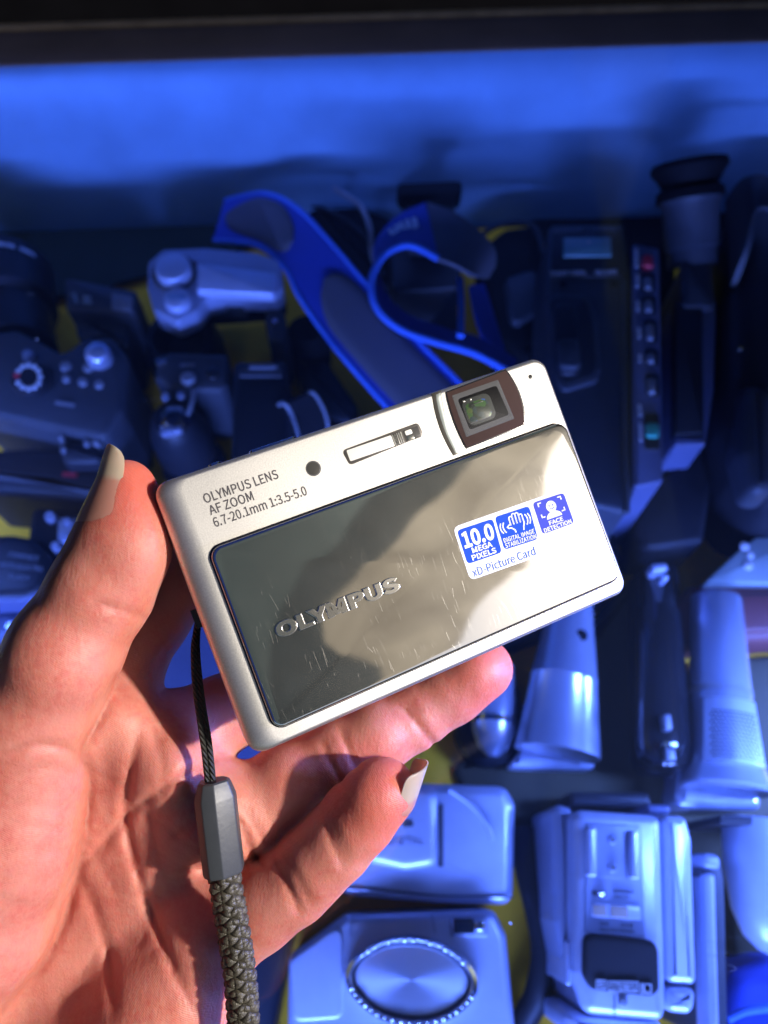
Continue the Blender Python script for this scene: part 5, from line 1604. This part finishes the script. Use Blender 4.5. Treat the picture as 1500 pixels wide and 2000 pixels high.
for i in range(13):
    for j in range(11):
        tt = 0.66 + 0.22 * i / 12; a = PI / 2 + math.radians(34 * (1 - 2 * (j + 0.5 * (i % 2)) / 11) - 4)
        r = np.interp((tt - 0.59) / 0.31, [0, 1], [rad_(0.59), rad_(0.90) * 0.98]) + 0.0024
        c = c0 + ax_ * tt + u_ * r * math.cos(a) + w_ * r * 0.95 * math.sin(a)
        nn = (u_ * math.cos(a) + w_ * math.sin(a)).normalized()
        p1 = ax_.normalized(); p2 = nn.cross(p1)
        V = [c + nn * 0.00008 + (p1 * math.cos(2 * PI * q / 8) + p2 * math.sin(2 * PI * q / 8)) * 0.00062 for q in range(8)]
        parts.append((V, [tuple(range(8))]))
v, f = join_geo(parts)
link_mesh('grille_holes', v, f, M['black'], gp, 0)
slab('foot', [(1326, 1500), (1340, 1485), (1480, 1490), (1492, 1582), (1318, 1578)], 0.030, FLOOR, M['silver_metal'], t, 0.004, 0.004)

# ---- tapered silver camcorder with foot, half behind the held camera
t = thing('tapered_camcorder', 'tapered silver camcorder on a wide foot just under the held camera corner', 'camcorder', base(1090, 1400, 0.03))
c0, c1 = G(1118, 1150, 0.032), G(1088, 1472, 0.034)
s = scale_at(1100, 1330, 0.033)
lathe('body', c0, c1, [(0, 40 * s), (0.25, 50 * s), (0.55, 64 * s), (0.57, 66 * s), (0.58, 64 * s), (0.9, 76 * s), (1, 80 * s)], M['silver_metal'], t, 48, 0.9)
slab('foot', [(1014, 1466), (1158, 1462), (1166, 1502), (990, 1498)], 0.022, FLOOR, M['silver'], t, 0.003, 0.003)
slab('side_plate', [(1138, 1390), (1158, 1388), (1160, 1464), (1140, 1466)], 0.034, FLOOR, M['black'], t, 0.002, 0.002)
flat_text('print', 'DCR', (1143, 1462), (1146, 1396), 10, 0.0345, M['grey'], t)
dots('stud', [(1112, 1469, 6), (1048, 1468, 5)], 6, 0.026, 0.006, M['chrome'], t)
dots('window', [(1136, 1240, 14)], 14, 0.044, 0.006, M['black_gloss'], t)
t = thing('rounded_camcorder', 'dark camcorder with rounded silver nose beside the ring finger tip', 'camcorder', base(960, 1400, 0.03))
c0, c1 = G(968, 1300, 0.024), G(962, 1478, 0.026)
s = scale_at(960, 1400, 0.025)
lathe('nose', c0, c1, [(0, 38 * s), (0.5, 44 * s), (0.72, 42 * s), (0.9, 30 * s), (1, 10 * s)], M['silver_metal'], t, 40, 0.9)
lathe('nose_band', c0.lerp(c1, 0.60), c0.lerp(c1, 0.66), [(0, 45 * s), (1, 44.5 * s)], M['chrome'], t, 40, 0.92)
slab('body', [(900, 1350), (1010, 1300), (1030, 1440), (1000, 1492), (930, 1500), (890, 1440)], 0.018, FLOOR, M['black'], t, 0.012, 0.006)

# ---- silver stereo camcorder at the lower right
Z = 0.072
t = thing('stereo_camcorder', 'silver camcorder standing with accessory shoe and black stereo microphone grille on top', 'camcorder', base(1220, 1800, Z))
slab('body', [(1122, 1580), (1292, 1592), (1302, 1900), (1302, 1996), (1145, 1982), (1122, 1900)], Z, FLOOR, M['silver'], t, 0.004, 0.0035)
slab('right_block', [(1294, 1590), (1342, 1594), (1354, 1640), (1364, 1926), (1303, 1922)], Z - 0.002, FLOOR, M['silver'], t, 0.003, 0.0035)
slab('battery_end', [(1303, 1928), (1362, 1932), (1358, 1968), (1350, 1982), (1303, 1978)], Z - 0.002, FLOOR, M['silver'], t, 0.003, 0.003)
slab('left_block', [(1078, 1580), (1092, 1570), (1121, 1578), (1121, 1900), (1100, 1880), (1084, 1800)], Z - 0.014, FLOOR, M['silver_dark'], t, 0.004, 0.004)
slab('left_rail', [(1106, 1838), (1116, 1838), (1116, 1926), (1106, 1924)], Z - 0.008, FLOOR, M['silver'], t, 0.001, 0.001)
slab('front_lip', [(1102, 1972), (1150, 1984), (1298, 1996), (1300, 2040), (1110, 2030)], Z - 0.006, FLOOR, M['silver'], t, 0.004, 0.004)
p = slab('top_panel', [(1144, 1606), (1253, 1612), (1262, 1832), (1142, 1822)], Z + 0.0008, Z - 0.001, M['silver_dark'], t, 0.001, 0.0006)
slab('shoe_floor', [(1147, 1609), (1249, 1615), (1249, 1718), (1147, 1712)], Z + 0.0011, Z, M['silver_dark'], t, 0.001, 0.0002)
slab('shoe_rail', [(1147, 1615), (1166, 1616), (1166, 1712), (1148, 1711)], Z + 0.0045, Z, M['silver'], t, 0.0008, 0.001)
slab('shoe_rail', [(1232, 1620), (1250, 1621), (1250, 1717), (1233, 1716)], Z + 0.0045, Z, M['silver'], t, 0.0008, 0.001)
for y in (1640, 1695):
    d = disc('screw', 1197, y, 9, Z + 0.0022, 0.002, M['silver_dark'], t, 0.0006, 20)
    dots('screw_slot', [(1198, y, 5)], 5, Z + 0.0028, 0.001, M['chrome'], d)
flat_text('print', 'COLOR SLOW', (1198, 1743), (1238, 1745), 6, Z + 0.0011, M['graphite'], t)
flat_text('print', 'SHUTTER', (1198, 1754), (1230, 1756), 6, Z + 0.0011, M['graphite'], t)
slab('switch_track', [(1156, 1738), (1184, 1740), (1184, 1752), (1157, 1750)], Z + 0.0012, Z, M['graphite'], t, 0.001, 0.0003)
slab('switch_knob', [(1167, 1740), (1183, 1741), (1183, 1751), (1168, 1750)], Z + 0.0038, Z, M['chrome'], t, 0.001, 0.001)
slab('slot_frame', [(1154, 1764), (1250, 1770), (1252, 1798), (1155, 1790)], Z + 0.0013, Z, M['silver'], t, 0.001, 0.0003)
slab('slot', [(1158, 1766), (1184, 1768), (1185, 1790), (1159, 1788)], Z + 0.0016, Z, M['amber'], t, 0.0006, 0.0003)
slab('slot', [(1192, 1768), (1226, 1771), (1227, 1793), (1193, 1791)], Z + 0.0016, Z, M['amber'], t, 0.0006, 0.0003)
flat_text('print', 'WIDE', (1172, 1807), (1190, 1808), 6, Z + 0.0011, M['graphite'], t)
flat_text('print', 'ZOOM', (1212, 1809), (1236, 1811), 6, Z + 0.0011, M['graphite'], t)
flat_text('print', 'EASY RECORDING', (1172, 1818), (1240, 1823), 6, Z + 0.0011, M['graphite'], t)
def mesh_mat():
    m = mat('black_fabric_grille', (0.013, 0.013, 0.016), 0.6, spec=0.2)
    nt = m.node_tree; N = nt.nodes; L = nt.links; b = N['Principled BSDF']
    tc = N.new('ShaderNodeTexCoord')
    hs = []
    for rot in (0.785, -0.785):
        mp = N.new('ShaderNodeMapping'); mp.inputs['Rotation'].default_value = (0, 0, rot); L.new(tc.outputs['Object'], mp.inputs['Vector'])
        wv = N.new('ShaderNodeTexWave'); wv.inputs['Scale'].default_value = 420; L.new(mp.outputs[0], wv.inputs['Vector']); hs.append(wv.outputs['Fac'])
    ad = N.new('ShaderNodeMath'); ad.operation = 'MULTIPLY'; L.new(hs[0], ad.inputs[0]); L.new(hs[1], ad.inputs[1])
    bu = N.new('ShaderNodeBump'); bu.inputs['Strength'].default_value = 1.0; bu.inputs['Distance'].default_value = 0.0004
    L.new(ad.outputs[0], bu.inputs['Height']); L.new(bu.outputs[0], b.inputs['Normal'])
    return m
g = slab('microphone_grille', [(1141, 1822), (1262, 1834), (1280, 1840), (1288, 1856), (1290, 1935), (1277, 1947), (1157, 1934), (1140, 1906)], Z + 0.0032, Z - 0.001, mesh_mat(), t, 0.004, 0.002)
for x0, y0, x1, y1, tx_ in ((1165, 1914, 1184, 1932, 'R'), (1190, 1917, 1246, 1937, 'STEREO'), (1252, 1922, 1272, 1941, 'L')):
    w = 1.3
    bars('letter_frame', [(x0, y0, x1, y0 + 1), (x0, y1 - 1, x1, y1), (x0, y0, x0, y1 - 1), (x1, y0 + 1, x1, y1)], w, Z + 0.0038, 0.0005, M['white'], g)
    flat_text('lettering', tx_, (x0 + 4, y1 - 4), (x1 - 4, y1 - 3), 11, Z + 0.0036, M['white'], g)
disc('screw', 1218, 1957, 9, Z + 0.0014, 0.003, M['grey'], t, 0.0008, 20)
bars('seam', [(1200, 1946, 1201, 1986)], 1.6, Z + 0.0003, 0.0004, M['graphite'], t)
t = thing('battery_pack', 'narrow black box lying behind the top end of the stereo camcorder', 'battery', base(1190, 1560, 0.03))
slab('pack_body', [(1112, 1546), (1268, 1548), (1276, 1578), (1116, 1574)], 0.040, FLOOR, M['black'], t, 0.002, 0.002)
slab('pack_latch', [(1262, 1570), (1310, 1572), (1312, 1590), (1264, 1588)], 0.058, FLOOR, M['navy_grey'], t, 0.003, 0.002)
t = thing('flat_recorder', 'narrow silver edged recorder standing between stereo camcorder and white camcorder', 'recorder', base(1400, 1830, 0.05))
slab('recorder_body', [(1370, 1664), (1408, 1668), (1418, 1720), (1426, 2040), (1382, 2040), (1374, 1760)], 0.060, FLOOR, M['graphite'], t, 0.003, 0.003)
slab('silver_edge', [(1378, 1706), (1398, 1707), (1408, 2040), (1388, 2040)], 0.0635, 0.05, M['silver'], t, 0.002, 0.002)
slab('end_cap', [(1372, 1666), (1406, 1669), (1410, 1698), (1374, 1696)], 0.063, 0.05, M['silver_dark'], t, 0.004, 0.002)
# ---- white camcorder at the right edge
t = thing('white_camcorder', 'smooth white bowl shaped camcorder end at the lower right border', 'camcorder', base(1480, 1720, 0.06))
c0, c1 = G(1500, 1606, 0.040), G(1512, 1868, 0.040)
s = scale_at(1490, 1740, 0.06)
lathe('shell', c0, c1, [(0, 92 * s), (0.03, 96 * s), (0.45, 92 * s), (0.7, 80 * s), (0.88, 58 * s), (0.97, 30 * s), (1, 8 * s)], M['silver'], t, 48, 0.8)
slab('collar', [(1404, 1592), (1600, 1600), (1600, 1618), (1406, 1610)], 0.052, FLOOR, M['black'], t, 0.001, 0.001)
t = thing('blue_pouch', 'deep blue mesh pouch in the bottom right corner below the white camcorder', 'pouch', base(1490, 1930, 0.03))
slab('mesh_body', [(1432, 1900), (1500, 1870), (1600, 1870), (1600, 2100), (1440, 2100), (1424, 1990)], 0.034, FLOOR, M['strap_blue'], t, 0.010, 0.007, 4)
tube('piping', catmull([G(1424, 1990, .036), G(1460, 1974, .040), G(1520, 1968, .040), G(1600, 1972, .038)], 8), 0.0016, M['strap_edge'], t)

# ---- two silver compacts at the bottom
Z = 0.044
t = thing('sliding_compact', 'silver compact camera with curved sliding cover lying behind the little finger', 'camera', base(850, 1650, Z))
slab('body', [(640, 1560), (730, 1524), (990, 1534), (1008, 1570), (1004, 1768), (860, 1764), (660, 1748)], Z, FLOOR, M['silver'], t, 0.006, 0.005, 4)
slab('cover', [(650, 1572), (735, 1532), (855, 1536), (858, 1690), (790, 1700), (655, 1668)], Z + 0.004, Z - 0.002, M['silver'], t, 0.006, 0.0038, 4)
slab('cover_groove', [(855, 1570), (866, 1570), (866, 1694), (855, 1694)], Z + 0.0006, Z - 0.001, M['graphite'], t, 0.0008, 0.0004)
tube('cover_ridge', catmull([G(878, 1542, Z), G(920, 1572, Z + .0005), G(950, 1610, Z + .0005), G(962, 1640, Z)], 8), 0.0012, M['silver'], t)
bars('seam', [(670, 1734, 860, 1750), (860, 1750, 1002, 1752)], 3, Z + 0.0004, 0.0006, M['graphite'], t)
flat_text('print', 'DIGITAL', (758, 1650), (826, 1650), 12, Z + 0.0041, M['silver_dark'], t)
slab('small_mark', [(786, 1606), (806, 1604), (808, 1614), (788, 1616)], Z + 0.0044, Z, M['graphite'], t, 0.0005, 0.0002)
Z = 0.048
t = thing('oval_lens_compact', 'silver compact camera with big oval mirrored lens cover ringed in chrome', 'camera', base(800, 1900, Z))
slab('body', [(562, 1868), (672, 1786), (966, 1776), (990, 1826), (1008, 2010), (1010, 2130), (560, 2130)], Z, FLOOR, M['silver'], t, 0.005, 0.004, 4)
slab('grip_panel', [(566, 1874), (668, 1800), (672, 1990), (572, 1998)], Z + 0.0014, Z - 0.002, M['silver'], t, 0.004, 0.0012)
slab('viewfinder_frame', [(879, 1789), (950, 1788), (954, 1830), (882, 1830)], Z + 0.0016, Z - 0.001, M['silver_dark'], t, 0.001, 0.0008)
slab('viewfinder_window', [(884, 1794), (926, 1793), (928, 1824), (886, 1825)], Z + 0.0020, Z, M['black_gloss'], t, 0.001, 0.0004)
disc('lamp', 938, 1808, 11, Z + 0.0032, 0.003, M['chrome'], t, 0.001, 20)
bars('seam', [(680, 1786, 684, 1830), (842, 1780, 850, 1822)], 2, Z + 0.0005, 0.0006, M['silver_dark'], t)
cc = G(803, 1912, Z); sc_ = scale_at(803, 1912, Z)
def oval(rx, ry, n=56, tilt=-0.06):
    out = []
    for i in range(n):
        a = 2 * PI * i / n
        k = 1 + 0.05 * math.cos(2 * a) ** 2
        x, y = rx * sc_ * math.cos(a) * k, ry * sc_ * math.sin(a)
        out.append(Vector((cc.x + x * math.cos(tilt) - y * math.sin(tilt), cc.y + x * math.sin(tilt) + y * math.cos(tilt))))
    return out
lo = [[(p.x, p.y, z) for p in oval(rx, ry)] for rx, ry, z in ((124, 78, Z - .002), (124, 78, Z + .003), (121, 75, Z + .0052), (116, 70, Z + .0056), (110, 65, Z + .0045), (108, 63, Z + .002))]
v, f = loft(lo, True, False)
fix_normals(link_mesh('chrome_ring', v, f, M['chrome'], t, 40))
def radial_metal():
    m, nt, N, L, b = new_mat('spun_metal')
    b.inputs['Metallic'].default_value = 0.8; b.inputs['Roughness'].default_value = 0.36
    b.inputs['Base Color'].default_value = (0.66, 0.70, 0.80, 1)
    b.inputs['Anisotropic'].default_value = 0.85
    tg = N.new('ShaderNodeTangent'); tg.direction_type = 'RADIAL'; tg.axis = 'Z'
    L.new(tg.outputs[0], b.inputs['Tangent'])
    return m
cover_o = bpy.data.objects.new('lens_cover', bpy.data.meshes.new('lens_cover'))
lo = [[(p.x - cc.x, p.y - cc.y, z) for p in oval(rx, ry)] for rx, ry, z in ((107, 62, .001), (106, 61, .0030), (103, 58, .0038), (60, 35, .0044), (20, 12, .0047), (2, 1.2, .0048))]
v, f = loft(lo)
cover_o.data.from_pydata([tuple(q) for q in v], [], f)
for p in cover_o.data.polygons: p.use_smooth = True
cover_o.data.set_sharp_from_angle(angle=math.radians(40))
cover_o.data.materials.append(radial_metal())
COL.objects.link(cover_o); cover_o.parent = t
cover_o.location = Vector((cc.x, cc.y, Z)) - Vector(t.location)
fix_normals(cover_o)
# beads of the ring
beads = []
for i in range(44):
    a = 2 * PI * i / 44
    if not (30 < math.degrees(a) < 150 or 195 < math.degrees(a) < 350): continue
    p = oval(115, 69, 44)[i]
    r = (0.0008 + 0.0006 * ((i * 7) % 5) / 5)
    beads.append((p, r))
parts = []
for p, r in beads:
    lo = [[(p.x + r * k * math.cos(2 * PI * q / 10), p.y + r * k * math.sin(2 * PI * q / 10), Z + .0052 + r * h) for q in range(10)] for k, h in ((1, -0.3), (0.9, 0.4), (0.5, 0.85), (0.1, 1))]
    parts.append(loft(lo))
v, f = join_geo(parts)
fix_normals(link_mesh('ring_studs', v, f, M['chrome'], t, 60))

# ---- dark things in the gaps
t = thing('coiled_cable', 'thick dark cable snaking between oval lens camera and stereo camcorder', 'cable', base(1040, 1800, 0.02))
tube('sheath', catmull([G(1020, 1620, .012), G(1030, 1700, .016), G(1050, 1780, .02), G(1062, 1860, .02), G(1050, 1940, .018), G(1020, 2010, .014), G(1040, 2080, .012)], 10), 0.0055, M['black'], t, 14)
t = thing('black_flash_unit', 'rounded black flash unit with three lines of grey lettering left of the thumb', 'flash unit', base(30, 1100, 0.05))
Zf = 0.052
slab('case', [(-90, 1046), (20, 1040), (66, 1048), (94, 1080), (97, 1115), (84, 1150), (50, 1166), (-90, 1170)], Zf, FLOOR, M['black'], t, 0.008, 0.005, 4)
slab('rim', [(-90, 1160), (50, 1156), (80, 1148), (70, 1166), (40, 1174), (-90, 1178)], Zf - 0.002, FLOOR, M['navy_grey'], t, 0.002, 0.0015)
flat_text('print', 'COMPACT', (16, 1086), (74, 1096), 9, Zf + 0.0004, M['grey'], t)
flat_text('print', 'AUTO ELECTRO', (0, 1106), (82, 1116), 9, Zf + 0.0004, M['grey'], t)
flat_text('print', 'FLASH', (17, 1130), (55, 1133), 9, Zf + 0.0004, M['grey'], t)
t = thing('display_camera', 'black camera with little grey display and chrome nubs beside the thumb nail', 'camera', base(140, 1030, 0.05))
slab('body', [(60, 985), (200, 1000), (230, 1090), (100, 1110), (50, 1060)], 0.046, FLOOR, M['black_soft'], t, 0.006, 0.004)
slab('display', [(113, 1011), (180, 1014), (180, 1056), (112, 1054)], 0.0475, 0.04, M['grey'], t, 0.001, 0.0006)
dots('nub', [(130, 1018, 9), (123, 1047, 11), (96, 1007, 11), (106, 1065, 9), (140, 1068, 8)], 9, 0.051, 0.005, M['silver_metal'], t)
t = thing('slr_camera', 'black camera body with red mark lying below the bridge camera at the left', 'camera', base(100, 920, 0.05))
slab('body', [(-60, 880), (60, 872), (140, 880), (260, 930), (240, 985), (140, 975), (-60, 960)], 0.046, FLOOR, M['black'], t, 0.006, 0.004)
slab('top_ridge', [(-60, 912), (100, 926), (220, 962), (216, 974), (90, 940), (-60, 926)], 0.050, 0.04, M['graphite'], t, 0.002, 0.002)
slab('prism_hump', [(110, 858), (190, 862), (200, 900), (120, 904)], 0.058, FLOOR, M['black'], t, 0.005, 0.004)
bars('red_mark', [(122, 926, 150, 928)], 9, 0.0466, 0.0008, M['red'], t)
dots('dial_bead', [(84, 824, 6), (106, 832, 6), (118, 852, 6), (122, 876, 6), (186, 862, 7), (168, 864, 7)], 6, 0.060, 0.006, M['grey'], t)
t = thing('accessory_case', 'dark blue grey case under the flash unit at the lower left edge', 'case', base(40, 1220, 0.03))
slab('case_body', [(-90, 1182), (110, 1188), (130, 1290), (-90, 1300)], 0.034, FLOOR, M['navy_grey'], t, 0.005, 0.004)
dots('clasp', [(18, 1222, 9)], 9, 0.036, 0.003, M['silver_metal'], t)
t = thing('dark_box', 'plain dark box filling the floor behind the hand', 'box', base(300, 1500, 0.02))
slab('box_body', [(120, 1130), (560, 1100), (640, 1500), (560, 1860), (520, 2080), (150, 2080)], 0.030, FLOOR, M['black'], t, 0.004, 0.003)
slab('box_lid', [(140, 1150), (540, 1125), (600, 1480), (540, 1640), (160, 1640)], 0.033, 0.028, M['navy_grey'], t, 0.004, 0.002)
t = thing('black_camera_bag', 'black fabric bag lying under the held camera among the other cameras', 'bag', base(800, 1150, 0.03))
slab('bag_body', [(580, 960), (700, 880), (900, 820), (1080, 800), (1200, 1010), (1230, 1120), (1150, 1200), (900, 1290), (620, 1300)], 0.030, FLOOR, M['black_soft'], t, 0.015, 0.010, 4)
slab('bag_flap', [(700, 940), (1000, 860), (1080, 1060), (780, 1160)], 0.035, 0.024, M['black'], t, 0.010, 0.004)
t = thing('shade_filler', 'flat dark olive sheet standing in for shaded yellow cloth between the silver camcorders at lower right', 'bag', base(1180, 1450, 0.01))  # olive colour stands in for the yellow cloth lying in shade
slab('bag_body', [(880, 1490), (1000, 1460), (1180, 1180), (1260, 1100), (1330, 1480), (1350, 1290), (1600, 1270), (1600, 1580), (1580, 1900), (1430, 1900), (1420, 1700), (1080, 1620), (1010, 1720), (900, 1540)], 0.010, FLOOR, mat('olive_shade', (0.060, 0.050, 0.022), 0.9, bump=0.6), t, 0.010, 0.004)

t = tag(slab('shade_sheet', [(-220, 420), (440, 412), (600, 440), (420, 500), (200, 560), (-220, 640)], 0.0105, 0.0085, mat('dark_green_shade', (0.012, 0.022, 0.012), 0.95, bump=0.6), None, 0.004, 0.0005), 'dark green felt sheet standing in for shade along the foot of the blue board at upper left', 'shading')  # dark sheet put in for the shade at the board's foot

t = thing('black_gap_fill', 'small black filler in the gap between the neck strap and the blue strap loop', 'bag', base(690, 470, 0.01))  # black slab and cord filling the gap over the cloth
slab('bag_body', [(585, 392), (650, 380), (765, 420), (770, 560), (735, 560), (690, 520), (640, 455)], 0.020, FLOOR, M['black_soft'], t, 0.008, 0.006, 4)
tube('cord', catmull([G(600, 400, .022), G(660, 420, .024), G(720, 470, .023), G(750, 540, .02)], 8), 0.0012, M['black'], t)
t = thing('round_gap_fill', 'black round filler in the gap left of the neck strap', 'pouch', base(610, 680, 0.02))  # black round and slab filling the gap over the cloth
upright('pouch_body', 600, 640, 0.036, FLOOR, [(0, 40), (0.6, 44), (0.9, 40), (1.0, 30)], M['black_soft'], t)
slab('filler_flap', [(572, 690), (640, 700), (700, 790), (690, 830), (600, 800)], 0.024, FLOOR, M['black'], t, 0.006, 0.005)

t = tag(slab('shade_strip', [(1030, 428), (1240, 424), (1560, 405), (1560, 470), (1300, 500), (1040, 470)], 0.0105, 0.0085, M['black_soft'], None, 0.004, 0.0005), 'black strip standing in for shade along the foot of the blue board at upper right', 'cloth')  # stands in for shade on the yellow cloth by the board
